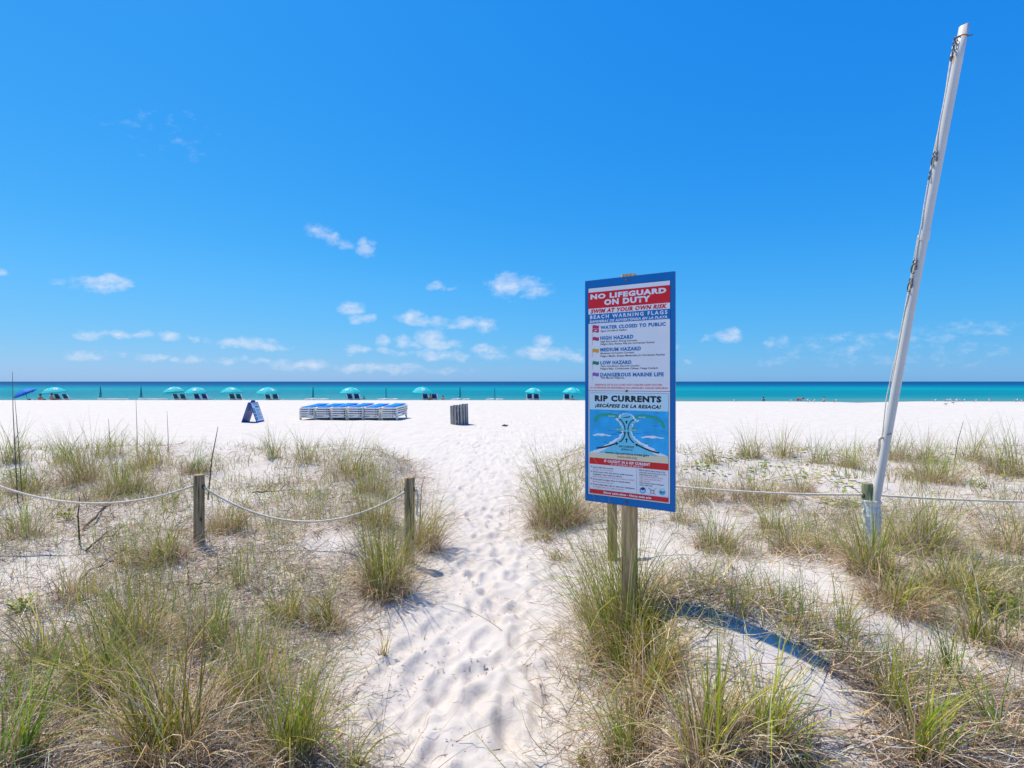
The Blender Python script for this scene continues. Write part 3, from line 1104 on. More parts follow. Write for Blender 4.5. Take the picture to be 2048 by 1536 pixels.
for yb, yt in ((660, 625), (442, 420)):
    pol(PB, [(583, yb), (597, yb), (597, yt), (583, yt)], M_BLACKP, p2, 9, 'up_arrow')
    pol(PB, [(572, yt + 2), (608, yt + 2), (590, yt - 20)], M_BLACKP, p2, 9, 'up_arrow_head')
pol(PB, [(532, 374), (560, 366), (600, 358), (632, 350), (634, 362), (600, 370), (560, 373)], M_BLACKP, p2, 9, 'swimmer_figure')
for x0, x1, y in ((468, 540, 507), (636, 712, 510)):
    pol(PB, [(x0, y - 13), (x1, y - 13), (x1, y + 13), (x0, y + 13)], M_GREENP, p2, 9, 'green_tag')


def fr(x, y):
    xl, xr, tl, tr, bl, br, v0, v1 = PB.a
    s = (x - xl) / (xr - xl)
    top = tl + (tr - tl) * s; bot = bl + (br - bl) * s
    return (y - top) / (bot - top)


def btext(s, x0, x1, y, cap, mat, lvl=10, ital=0.0, bold=.02, space=1.0):
    f = fr(x0, y); k = cap / 1230
    text(PB, s, x0, x1, f - k / 2, f + k / 2, mat, p2, lvl, ital, bold, space)


btext('RIP CURRENTS', 226, 988, 152, 66, M_BLACKP, 5, 0, .06)
btext('\u00a1ESC\u00c1PESE DE LA RESACA!', 230, 986, 237, 38, M_BLACKP, 5, .25, .05)
btext('ESCAPE', 385, 458, 356, 14, M_WHITEP); btext('ESCAPE', 732, 808, 358, 14, M_WHITEP)
btext('ESCAPE', 472, 538, 507, 14, M_WHITEP); btext('ESCAPE', 641, 708, 510, 14, M_WHITEP)
btext('RIP CURRENT', 507, 680, 704, 22, M_BLACKP, 10, 0, .02)
btext('(RESACA)', 530, 662, 738, 20, M_BLACKP, 10, .25, .01)
btext('www.ripcurrents.noaa.gov', 348, 850, 778, 26, M_BLACKP, 10, 0, .02)
btext('www.usla.org', 484, 708, 824, 24, M_PINKP, 10, 0, .015)
band(PB, .643, .704, M_REDP, p2, 7, 'colour_band', a, b_)
text(PB, 'IF CAUGHT IN A RIP CURRENT', 335, 860, .653, .677, M_WHITEP, p2, 8, 0, .05)
text(PB, 'SI LO ATRAPA LA RESACA', 410, 782, .684, .698, M_WHITEP, p2, 8, .25, .02, 1.2)
band(PB, .947, .988, M_REDP, p2, 7, 'colour_band', a, b_)
text(PB, 'Never swim alone - Nunca nade solo', 328, 876, .956, .976, M_WHITEP, p2, 8, .12, .045)
ud = PB.at(703, .7)[0]
band(PB, .708, .945, M_AFGREY, p2, 5, 'divider_line', ud, ud + .0014)
for y, s, x1, m in ((955, "Don't fight the current", 438, M_BLACKP), (980, 'No luche contra la corriente', 437, M_PINKP), (1008, 'Swim even with the shore, until current', 662, M_BLACKP),
                    (1036, 'weakens, then swim to shore', 537, M_BLACKP), (1062, 'Nade a orillas de la orilla hasta que la resaca se debilite', 678, M_PINKP),
                    (1093, "If you can't escape, float or tread water", 630, M_BLACKP), (1121, 'No luche contra la corriente', 437, M_PINKP),
                    (1153, 'If you need help, call or wave for assistance', 680, M_BLACKP), (1180, 'Si necesita auxilio, grite o agite los brazos', 557, M_PINKP)):
    btext(s, 205, x1, y, 15 if m is M_BLACKP else 13, m, 6, 0 if m is M_BLACKP else .2, .022 if m is M_BLACKP else .004)
for y in (949, 1006, 1086, 1152):
    pol(PB, [(187 + 6 * math.cos(q), y + 7 * math.sin(q)) for q in np.linspace(0, 2 * math.pi, 9)[:-1]], M_BLACKP, p2, 6, 'bullet_dot')
for y, s, x1, m in ((974, 'More information about rip', 1028, M_BLACKP), (1000, 'currents can be found at the', 1042, M_BLACKP), (1024, 'following web sites:', 948, M_BLACKP),
                    (1047, 'Para mas informacion acerca', 1012, M_PINKP), (1072, 'de la resaca consulte estos', 985, M_PINKP), (1096, 'sitios de web', 858, M_PINKP),
                    (1120, 'www.ripcurrents.noaa.gov', 1020, M_BLACKP), (1144, 'www.usla.org', 882, M_BLACKP)):
    btext(s, 735, x1, y, 14, m, 6, 0 if m is M_BLACKP else .2, .015 if m is M_BLACKP else .004)


def disc(x, y, r, mat, lvl, name, a0=0, a1=2 * math.pi):
    pol(PB, [(x + r * math.cos(q), y + r * 1.02 * math.sin(q)) for q in np.linspace(a0, a1, 21)[:-1 if a1 - a0 > 6 else None]], mat, p2, lvl, name)


disc(775, 1210, 36, M_AFGREY, 5, 'round_emblem'); disc(775, 1210, 33, M_SEAP1, 6, 'round_emblem')
disc(775, 1208, 31, M_AFDARK, 7, 'round_emblem', math.pi + .15, 2 * math.pi - .15)
pol(PB, [(748, 1200), (762, 1206), (775, 1222), (790, 1206), (803, 1198), (792, 1220), (776, 1232), (760, 1222)], M_WHITEP, p2, 8, 'gull_mark')
for dx in (-1, 1):
    x0, y0, x1, y1 = 885 - dx * 44, 1180, 885 + dx * 34, 1256
    pol(PB, [(x0 - 3, y0), (x0 + 5, y0 - 2), (x1 + 3, y1), (x1 - 3, y1)], M_BLUEP, p2, 6 + (dx > 0), 'crossed_oar')
pol(PB, [(868, 1205), (902, 1205), (908, 1225), (898, 1245), (872, 1243), (862, 1225)], M_PINKP, p2, 8, 'lifeguard_emblem')
pol(PB, [(876, 1212), (895, 1212), (899, 1226), (892, 1238), (878, 1236), (871, 1226)], M_WHITEP, p2, 9, 'lifeguard_emblem')
disc(998, 1222, 37, M_AFGREY, 5, 'round_emblem'); disc(998, 1222, 34, M_PALEP, 6, 'round_emblem')
disc(998, 1222, 34, M_SEAP1, 7, 'round_emblem', .1, math.pi - .1)
pol(PB, [(966, 1215), (985, 1206), (1000, 1218), (1026, 1212), (1028, 1224), (1000, 1230), (972, 1226)], M_FLAGG, p2, 8, 'round_emblem')


def build_texts():
    objs = []
    cu = bpy.data.curves.new('cap', 'FONT'); cu.body = 'H'
    oc = bpy.data.objects.new('cap', cu); COL.objects.link(oc)
    for (panel, s, x0, x1, f0, f1, mat, parent, lvl, ital, bold, space) in TEXTS:
        cu = bpy.data.curves.new('lettering', 'FONT')
        cu.body = s; cu.offset = bold; cu.space_character = space * (1 + bold * 2.6); cu.resolution_u = 2
        o = bpy.data.objects.new('lettering_curve', cu); COL.objects.link(o)
        objs.append(o)
    dg = bpy.context.evaluated_depsgraph_get()
    cap = bpy.data.meshes.new_from_object(oc.evaluated_get(dg))
    ch = max(v.co.y for v in cap.vertices)
    L = np.array(rootloc(SIGN))
    for o, (panel, s, x0, x1, f0, f1, mat, parent, lvl, ital, bold, space) in zip(objs, TEXTS):
        me = bpy.data.meshes.new_from_object(o.evaluated_get(dg))
        me.name = 'lettering'
        n = len(me.vertices)
        co = np.empty(n * 3); me.vertices.foreach_get('co', co); co = co.reshape(-1, 3)
        ua, v1 = panel.at(x0, f0); ub, _ = panel.at(x1, f0); _, v0 = panel.at(x0, f1)
        y = co[:, 1] / (ch + bold) * (v1 - v0)
        xx = co[:, 0] - co[:, 0].min()
        sh = ital * y
        xx = xx / xx.max() * ((ub - ua) - ital * (v1 - v0)) + sh
        off = .0012 + STEP * lvl
        P = np.stack([PL[0] + EU[0] * (ua + xx) + NN[0] * off, PL[1] + EU[1] * (ua + xx) + NN[1] * off, ZB + v0 + y], -1) - L
        me.vertices.foreach_set('co', P.ravel().astype(np.float32))
        me.materials.clear(); me.materials.append(mat)
        me.update()
        link('lettering', me, parent)
        bpy.data.objects.remove(o)
    bpy.data.objects.remove(oc)


build_texts()
for (u, v) in ((u0, HGT - .022), (u0, .6453), (u0, .020)):
    m_ = MB()
    q0 = Vector(S3(u, v, .001)); q1 = Vector(S3(u, v, .006)); q2 = Vector(S3(u, v, .008))
    m_.tube([q0, q1, q2], [.0065, .0065, .004], 8)
    m_.build('bolt', M_RUST, SIGN)

# ------------------------------------------------------------------ leaning flag pole
B0 = Vector((px2x(1749, 4.33), 4.33, py2z(1045, 4.33)))
T0 = Vector((px2x(1929, 3.85), 3.85, py2z(50, 3.85)))
# the foot lies on the line through the two visible ends
foot = Vector((px2x(1752, 4.35), 4.35, py2z(1004, 4.35)))
axisv = (T0 - foot).normalized()
foot2 = foot - axisv * .42
FL = thing('flag_pole', 'tall white leaning plastic flag pole with halyard cords and snap hooks', 'flag pole', tuple(foot2))
R0 = .0315
m_ = MB()
Lp = (T0 - foot2).length
prof = [foot2 + axisv * (Lp * k / 16) for k in range(17)]
# a hollow pipe: outside wall, rim, inside wall
n = 28
ax = axisv.cross(Vector((0, 1, 0))).normalized(); ay = axisv.cross(ax).normalized()
if ax.x < 0: ax, ay = -ax, -ay
def PP(s, a, r):
    p = foot2 + axisv * s + (ax * math.cos(a) + ay * math.sin(a)) * r
    p = p + Vector((1, 0, 0)) * (-.010 * math.sin(math.pi * s / Lp))
    return p
rows = [(Lp * k / 16, R0) for k in range(17)] + [(Lp, R0 - .005), (Lp - .25, R0 - .005)]
vs = []; fs = []
for s_, r_ in rows:
    for k in range(n):
        vs.append(PP(s_ + (0.012 * math.cos(2 * math.pi * k / n) if s_ > Lp - .01 else 0), 2 * math.pi * k / n, r_))
for i in range(len(rows) - 1):
    for k in range(n):
        j = (k + 1) % n
        fs.append((i * n + k, i * n + j, (i + 1) * n + j, (i + 1) * n + k))
m_.add(vs, fs)
m_.build('pipe', M_PVC, FL, True)


def s_of(py):
    """distance along the pole whose axis shows at that height"""
    best = min(np.linspace(0, Lp, 900), key=lambda s: abs((foot2 + axisv * float(s)).z - py2z(py, (foot2 + axisv * float(s)).y)))
    return float(best)


sc_ = s_of(468)
m_ = MB()
for a0, a1, r_ in ((sc_ - .05, sc_ + .03, R0 + .005),):
    vs = []; fs = []
    for s_, r2 in ((a0, R0 - .001), (a0, r_), (a1, r_), (a1, R0 - .001)):
        for k in range(n):
            vs.append(PP(s_, 2 * math.pi * k / n, r2))
    for i in range(3):
        for k in range(n):
            j = (k + 1) % n
            fs.append((i * n + k, i * n + j, (i + 1) * n + j, (i + 1) * n + k))
    m_.add(vs, fs)
m_.build('coupling', M_PVC, FL)
# angle that faces the camera, and the left flank
FRONT = None
mid = foot2 + axisv * (Lp / 2)
tocam = (Vector((0, 0, EYE)) - mid); tocam = (tocam - axisv * tocam.dot(axisv)).normalized()
aF = math.atan2(tocam.dot(ay), tocam.dot(ax))
lftv = Vector((-1, 0, 0)); lftv = (lftv - axisv * lftv.dot(axisv)).normalized()
lftv = (lftv - tocam * lftv.dot(tocam)).normalized()
aL = math.atan2(lftv.dot(ay), lftv.dot(ax))
dA = (aL - aF + math.pi) % (2 * math.pi) - math.pi
ANG = lambda q: aF + dA * q                      # 0 faces the camera, 1 is the flank


def cord(knots, r, name, wave=.0):
    ss = np.array([k[0] for k in knots]); qs = [k[1] for k in knots]; rs = [k[2] for k in knots]
    pts = []
    o = np.argsort(ss)
    for s_ in np.linspace(ss.min(), ss.max(), 70):
        q = float(np.interp(s_, ss[o], np.array(qs)[o])); rr = float(np.interp(s_, ss[o], np.array(rs)[o]))
        pts.append(PP(s_, ANG(q) + wave * math.sin(s_ * 21), R0 + rr))
    MB().tube(pts, r, 6).build(name, M_CORD, FL, True)


h1, h2 = s_of(305), s_of(340)
h3, h4 = s_of(522), s_of(558)
cord([(s_of(100), 1.05, .010), (s_of(200), 1.15, .004), (h1, .55, .006)], .0045, 'halyard', .05)
cord([(s_of(88), 1.1, .016), (s_of(220), 1.3, .006), (h2, 1.0, .008), (s_of(450), .65, .006), (h3, .55, .006)], .0045, 'halyard', .06)
cord([(h1, .55, .006), (h2, .9, .006)], .004, 'halyard')
cord([(h3, .5, .006), (h4, .55, .006), (s_of(640), .95, .005), (s_of(720), 1.15, .005), (s_of(800), 1.5, .008), (s_of(880), 1.5, .012)], .0045, 'halyard', .05)
cord([(s_of(470), 1.0, .007), (s_of(560), 1.15, .005), (s_of(700), 1.3, .010), (s_of(790), 1.35, .03), (s_of(850), 1.4, .022), (s_of(882), 1.45, .012)], .0045, 'halyard', .04)
for hs_, q in ((h1, .5), (h2, 1.0), (h3, .5), (h4, .6)):
    m_ = MB()
    c0 = PP(hs_ - .012, ANG(q), R0 + .008)
    t1 = axisv; t2 = (ax * math.sin(ANG(q)) - ay * math.cos(ANG(q)))
    ring = [c0 + t1 * .016 * math.sin(a) + t2 * .016 * math.cos(a) for a in np.linspace(0, 2 * math.pi, 11)]
    m_.tube(ring, .0052, 6, False)
    hook = [c0 - t1 * (.054 + .038 * math.sin(a)) + t2 * .022 * math.cos(a) for a in np.linspace(math.pi * .62, -1.25 * math.pi + .5, 14)]
    m_.tube(hook, .0058, 6)
    m_.tube([c0 - t1 * .010, c0 - t1 * .016], .006, 6)
    m_.build('snap_hook', M_STEEL, FL, True)
# strap and chain at the top
m_ = MB()
st = Lp - .085
m_.tube([PP(st + .0 * k, 2 * math.pi * k / 24, R0 + .002) for k in range(25)], .004, 6, False)
m_.tube([PP(st, ANG(-.95), R0), PP(st - .003, ANG(-.95), R0 + .03)], .004, 6)
m_.build('pipe_strap', M_RUST, FL, True)
m_ = MB()
ch0 = PP(st, ANG(.8), R0 + .012)
for k in range(4):
    c0 = ch0 + Vector((-.004 * k - .006, -.002, -.014 - .030 * k))
    a_ = Vector((1, 0, 0)) if k % 2 else Vector((.35, .93, 0))
    m_.tube([c0 + Vector((0, 0, 1)) * .020 * math.sin(t_) + a_ * .010 * math.cos(t_) for t_ in np.linspace(0, 2 * math.pi, 11)], .0035, 5, False)
m_.build('chain', M_STEEL, FL, True)
m_ = MB()
q = ch0 + Vector((-.03, -.002, -.155))
m_.tube([q + Vector((.0, .0, .03)), q + Vector((.0, 0, 0)), q + Vector((-.004, 0, -.03))], [.006, .013, .006], 8)
m_.build('pulley', M_STEEL, FL, True)
m_ = MB()
vs = []; fs = []
for i, s_ in enumerate(np.linspace(st - .20, st - .005, 10)):
    w = .30 * math.sin(math.pi * (i + .5) / 10) + .04
    for q in (.62 - w * .5, .62 + w * .5):
        vs.append(PP(s_, ANG(q), R0 + .0006))
for i in range(9):
    fs.append((2 * i, 2 * i + 1, 2 * i + 3, 2 * i + 2))
m_.add(vs, fs); m_.build('rust_stain', M_RUSTSTAIN, FL)
for py, q in ((866, -.35), (876, .55), (868, -.05)):
    s_ = s_of(py)
    MB().tube([PP(s_, ANG(q), R0), PP(s_, ANG(q), R0 + .009)], .006, 7).build('cleat_bolt', M_RUST, FL)
s_ = s_of(882)
MB().tube([PP(s_ + .03, ANG(1.35), R0 + .012), PP(s_, ANG(1.35), R0 + .03), PP(s_ - .06, ANG(1.35), R0 + .022), PP(s_ - .16, ANG(1.5), R0 + .026)], [.007, .012, .012, .005], 7).build('tied_cord_knot', M_CORD, FL, True)

# the white wrapping that ties pole and post together
m_ = MB()
zt_, zb_ = py2z(1000, 4.37), py2z(1092, 4.37)
cx, cy = (PX + .020), 4.375
n = 36; rows = 22
vs = []; fs = []
rr = random.Random(5)
for i in range(rows):
    z = zt_ + (zb_ - zt_) * i / (rows - 1)
    for k in range(n):
        a_ = 2 * math.pi * k / n
        wr = .006 * math.sin(i * 2.2 + 2.5 * math.sin(a_ * 2 + i * .4)) + rr.uniform(-.003, .003)
        pull = -.010 * math.exp(-((i - 3) / 1.2) ** 2)
        rx, ry = .072 + wr + pull + .006 * i / rows, .060 + wr + pull
        vs.append((cx + rx * math.cos(a_) - .012 * i / rows, cy + ry * math.sin(a_), z))
for i in range(rows - 1):
    for k in range(n):
        j = (k + 1) % n
        fs.append((i * n + k, (i + 1) * n + k, (i + 1) * n + j, i * n + j))
m_.add(vs, fs)
WR = m_.build('pole_wrapping', M_WRAP, None, True, (0, 0, 0))
sol = WR.modifiers.new('thickness', 'SOLIDIFY'); sol.thickness = .004
tag(WR, 'wrinkled white wrapping binding the leaning pole to the green post', 'wrapping')

# ------------------------------------------------------------------ stacked loungers on the open beach
def beach_z(x, y):
    return float(Hs(x, y))


def make_stack_lounger():
    t = thing('beach_lounger', 'white plastic lounger', 'lounger')
    w = .60; L = 1.9
    for s in (-1, 1):
        m = MB(); m.bevel_prism([(s * w / 2 - .028, .0), (s * w / 2 + .028, .0), (s * w / 2 + .028, .055), (s * w / 2 - .028, .055)], .05, L, .008, 'Y')
        m.build('side_rail', M_PLASTIC, t)
    # the end rail: a deep slab with cut-off corners
    hw = .285
    m = MB(); m.bevel_prism([(-hw + .045, -.010), (hw - .045, -.010), (hw, .008), (hw, .024), (hw - .05, .052), (-hw + .05, .052), (-hw, .024), (-hw, .008)], -.02, .07, .010, 'Y')
    m.build('end_rail', M_PLASTIC, t)
    m = MB(); m.bevel_prism([(-.29, .0), (.29, .0), (.29, .06), (-.29, .06)], L - .02, L + .05, .008, 'Y')
    m.build('end_rail', M_PLASTIC, t)
    m = MB()
    nx, ny = 2, 10
    vs = []; fs = []
    for j in range(ny + 1):
        for i in range(nx + 1):
            for k in (0, 1):
                y = .10 + (L - .15) * j / ny
                vs.append((-.265 + .53 * i / nx, y, .066 + .012 * k + .045 * (j / ny) ** 2 - .008 * math.sin(math.pi * i / nx)))
    R_ = (nx + 1) * 2
    for j in range(ny):
        for i in range(nx):
            b = j * R_ + i * 2
            fs += [(b + 1, b + 3, b + R_ + 3, b + R_ + 1), (b, b + R_, b + R_ + 2, b + 2)]
        b = j * R_
        fs += [(b, b + 1, b + R_ + 1, b + R_), (b + 4, b + R_ + 4, b + R_ + 5, b + 5)]
    fs += [(0, 2, 3, 1), (2, 4, 5, 3)]
    e = ny * R_
    fs += [(e, e + 1, e + 3, e + 2), (e + 2, e + 3, e + 5, e + 4)]
    m.add(vs, fs)
    m.build('sling', M_SLING, t, True)
    for sx in (-1, 1):
        for y in (.16, L - .2):
            m = MB()
            x0 = sx * (w / 2 - .005); x1 = sx * (w / 2 + .035)
            p = []
            for z, xx, hw_ in ((-.15, x1, .032), (.02, x0, .050)):
                p += [(xx - .028, y - hw_, z), (xx + .028, y - hw_, z), (xx + .028, y + hw_, z), (xx - .028, y + hw_, z)]
            m.add(p, [(3, 2, 1, 0), (4, 5, 6, 7), (0, 1, 5, 4), (1, 2, 6, 5), (2, 3, 7, 6), (3, 0, 4, 7)])
            m.build('leg', M_PLASTIC, t)
    m = MB(); m.box((.19, -.022, .03), (.022, .012, .022)); m.build('end_button', M_BIN, t)
    index_kids(t)
    return t


stack0 = make_stack_lounger()
ordn = ['bottom', 'second', 'third', 'fourth', 'top']
stackn = ['of the stack nearest the folding sign', 'of the second stack from the folding sign', 'of the third stack from the folding sign',
          'of the third stack from the slatted bin', 'of the second stack from the slatted bin', 'of the stack nearest the slatted bin']
SX = [(612, 0), (645, .02), (676, -.06), (709, -.1), (742, 0), (777, -.08)]
first = True
rs = random.Random(9)
for i, (px, dy) in enumerate(SX):
    Y0 = 21.4 + dy
    x0 = px2x(px, Y0)
    for k in range(5):
        o = stack0 if first else copy_tree(stack0)
        first = False
        z = beach_z(x0, Y0 + 1) + .115 + .0945 * k + (.02 if i in (2, 3, 5) else 0)
        o.location = (x0 + rs.uniform(-.012, .012), Y0 + rs.uniform(-.02, .02), z)
        o.rotation_euler = (math.radians(1.2), 0, math.radians(-2.5 + rs.uniform(-.6, .6)))
        nm = {0: 'bottom white lounger', 1: 'second lowest white lounger', 2: 'middle white lounger', 3: 'second topmost white lounger', 4: 'topmost white lounger with blue sling'}[k]
        tag(o, nm + ' ' + stackn[i], 'lounger', 'white loungers stacked on the open sand')

# ------------------------------------------------------------------ folding sign
AX, AY_ = px2x(506, 20.2), 20.2
az = beach_z(AX, AY_)
AF = thing('folding_sign', 'blue folding A-frame sign standing alone on the white sand', 'sign', (AX, AY_, az))


def af_panel(s):
    """one leaf: s=-1 leans away to one side, s=1 to the other; returns a mapper (along, down, off) to the place"""
    top = Vector((s * .015, 0, .80)); bot = Vector((s * .30, 0, -.03))
    d = (bot - top); n_ = Vector((d.z * -s, 0, d.x * s)).normalized()
    if n_.x * s < 0: n_ = -n_
    return lambda a, b, o: Vector((AX, AY_, az)) + top + d * b + Vector((0, a, 0)) + n_ * o, n_


for s in (-1, 1):
    fpn, n_ = af_panel(s)
    m = MB()
    p = [fpn(a_, b_, o) for o in (0, .03) for a_, b_ in ((-.30, 0), (.30, 0), (.30, 1), (-.30, 1))]
    m.add(p, [(0, 1, 2, 3), (7, 6, 5, 4), (0, 4, 5, 1), (1, 5, 6, 2), (2, 6, 7, 3), (3, 7, 4, 0)])
    po = m.build('leaf_panel', M_AFRAME, AF)
    if s == 1:
        def q(a0, a1, b0, b1, o, mat, nm):
            MB().add([fpn(a0, b0, o), fpn(a1, b0, o), fpn(a1, b1, o), fpn(a0, b1, o)], [(0, 1, 2, 3)]).build(nm, mat, po)
        q(-.27, .27, .03, .90, .033, M_AFWHITE, 'poster')
        q(-.06, .25, .20, .27, .036, M_AFGREEN, 'green_bar')
        q(-.18, .20, .06, .09, .036, M_AFGREY, 'text_line'); q(-.18, .20, .12, .15, .036, M_AFGREY, 'text_line')
        for k, (b0, b1, mt) in enumerate(((.28, .36, M_AFTEAL), (.38, .52, M_AFTEAL), (.56, .66, M_AFRAME), (.70, .86, M_AFTEAL))):
            q(-.25, -.14, b0, b1, .036, mt, 'side_tab')
        for k in range(8):
            q(-.08, .22 - .05 * (k % 3), .36 + .06 * k, .385 + .06 * k, .036, M_AFGREY, 'text_line')
    else:
        def q2(a0, a1, b0, b1, o, mat, nm):
            MB().add([fpn(a0, b0, o), fpn(a0, b1, o), fpn(a1, b1, o), fpn(a1, b0, o)], [(0, 1, 2, 3)]).build(nm, mat, po)
        for (a0, a1, b0, b1) in ((-.12, .12, .12, .26), (-.16, .16, .30, .33), (-.16, .10, .36, .39)):
            q2(a0, a1, b0, b1, -.004, M_AFDARK, 'print_mark')
        for k in range(7):
            for j in range(5):
                if (k * 3 + j * 5) % 4 != 0:
                    q2(-.16 + .05 * k, -.125 + .05 * k, .58 + .055 * j, .615 + .055 * j, -.004, M_AFDARK if (k + j) % 3 else M_AFGREY, 'print_mark')
m = MB(); m.bevel_prism([(-.05, -.02), (.05, -.02), (.045, .05), (.025, .085), (-.025, .085), (-.045, .05)], AY_ - .10, AY_ + .10, .01, 'Y')
for i, p in enumerate(m.v): m.v[i] = (p[0] + AX, p[1], p[2] + az + .80)
m.build('carry_handle', M_AFDARK, AF)

# ------------------------------------------------------------------ slatted bin
BX, BY = px2x(919, 19.3), 19.3
bz = beach_z(BX, BY)
BN = thing('litter_bin', 'round grey slatted wooden litter bin leaning slightly on the sand', 'bin', (BX, BY, bz))
TIL = Matrix.Rotation(math.radians(-1.6), 3, 'Y')
ns = 18
for k in range(ns):
    a_ = 2 * math.pi * (k + .5) / ns
    m = MB()
    hgt = .75 + .035 * math.cos(a_) + (.012 if k % 3 == 0 else 0)
    low = -.06 if k % 5 else -.085
    rot = TIL @ Matrix.Rotation(a_ + random.uniform(-.03, .03), 3, 'Z')
    m.box((0, 0, 0), (.022, .074 + .010 * math.sin(k * 2.3), hgt - low), rot)
    cc = TIL @ Vector((.335 * math.cos(a_), .335 * math.sin(a_), (hgt + low) / 2))
    for i, p in enumerate(m.v): m.v[i] = (p[0] + BX + cc.x, p[1] + BY + cc.y, p[2] + bz + cc.z)
    m.build('slat', M_SLAT, BN)
for z in (.12, .56):
    m = MB()
    pts = [TIL @ Vector((.315 * math.cos(t_), .315 * math.sin(t_), z)) + Vector((BX, BY, bz)) for t_ in np.linspace(0, 2 * math.pi, 33)]
    m.tube(pts, .016, 6, False); m.build('hoop', M_STEEL, BN, True)
m = MB(); m.lathe([(.25, .0), (.27, .35), (.28, .66), (.26, .68), (.24, .60), (.22, .1)], (BX + .0, BY, bz), 20)
m.build('inner_bin', M_BIN, BN, True)

# ------------------------------------------------------------------ umbrellas and sun beds by the water
UY = 62.0


def canopy_mesh(m, r, rise, drop, n=8, sub=4, rings=5):
    """scalloped dome with ribs"""
    vs = [(0, 0, rise)]; fs = []
    N = n * sub
    for j in range(1, rings + 1):
        t_ = j / rings
        for k in range(N):
            a_ = 2 * math.pi * k / N
            u = (k % sub) / sub
            sag = math.sin(math.pi * u)
            rr_ = r * t_ * (1 - .05 * sag * t_)
            z = rise * math.cos(t_ * math.pi / 2) ** .85 - drop * t_ ** 3 * 0 - .03 * sag * t_
            vs.append((rr_ * math.cos(a_), rr_ * math.sin(a_), z))
    for k in range(N):
        fs.append((0, 1 + k, 1 + (k + 1) % N))
    for j in range(rings - 1):
        for k in range(N):
            a = 1 + j * N + k; b = 1 + j * N + (k + 1) % N
            fs.append((a, a + N, b + N, b))
    # valance
    b0 = len(vs)
    for k in range(N):
        x, y, z = vs[1 + (rings - 1) * N + k]
        vs.append((x * 1.0, y * 1.0, z - drop * (.75 + .25 * math.cos(2 * math.pi * (k % sub) / sub))))
    for k in range(N):
        a = 1 + (rings - 1) * N + k; b = 1 + (rings - 1) * N + (k + 1) % N
        fs.append((a, b0 + k, b0 + (k + 1) % N, b))
    return m.add(vs, fs)


def make_umbrella():
    t = thing('beach_umbrella', 'umbrella', 'umbrella')
    m = MB(); m.tube([(0, 0, -.35), (0, 0, 1.95)], .022, 8); m.build('pole', M_POLE, t)
    r, rise = 1.25, .62
    m = canopy_mesh(MB(), r, rise, .10)
    m.v = [(x, y, z + 1.36) for x, y, z in m.v]
    can = m.build('canopy', M_CANOPY, t)
    sol = can.modifiers.new('thickness', 'SOLIDIFY'); sol.thickness = .006
    for a_ in (-2.2, -.75, .8, 2.36):
        mm = MB(); vs = []
        for (dt, da) in ((.46, -.26), (.46, .26), (.74, .22), (.74, -.22)):
            ra = r * dt * .985
            vs.append((ra * math.cos(a_ + da), ra * math.sin(a_ + da), 1.36 + rise * math.cos(dt * math.pi / 2) ** .85 + .012))
        mm.add(vs, [(0, 1, 2, 3)]); mm.build('canopy_logo', M_LOGO, can)
    for k in range(8):
        a_ = math.pi / 4 * k
        m = MB(); m.tube([(.02 * math.cos(a_), .02 * math.sin(a_), 1.52), (.62 * math.cos(a_), .62 * math.sin(a_), 1.36 + rise * math.cos(.5 * math.pi / 2) ** .85 - .03)], .010, 5)
        m.build('rib', M_POLE, t)
    m = MB(); m.lathe([(.02, 0), (.03, .03), (.008, .08)], (0, 0, 1.96), 8); m.build('finial', M_POLE, t)
    index_kids(t)
    return t


def make_closed(mat):
    t = thing('closed_umbrella', 'umbrella', 'umbrella')
    m = MB(); m.tube([(0, 0, -.35), (0, 0, 2.05)], .022, 8); m.build('pole', M_POLE, t)
    m = MB()
    prof = [(.03, 2.02), (.055, 1.85), (.075, 1.55), (.11, 1.15), (.15, .86), (.13, .72), (.10, .68)][::-1]
    m.lathe(prof, (0, 0, 0), 16)
    for i, p in enumerate(m.v):
        k = i % 16
        f = 1.0 if k % 2 else .72
        m.v[i] = (p[0] * f, p[1] * f, p[2])
    m.build('canopy', mat, t, True)
    m = MB(); m.tube([(.135 * math.cos(q), .135 * math.sin(q), .95) for q in np.linspace(0, 2 * math.pi, 15)], .012, 5, False); m.build('strap', M_POLE, t)
    index_kids(t)
    return t


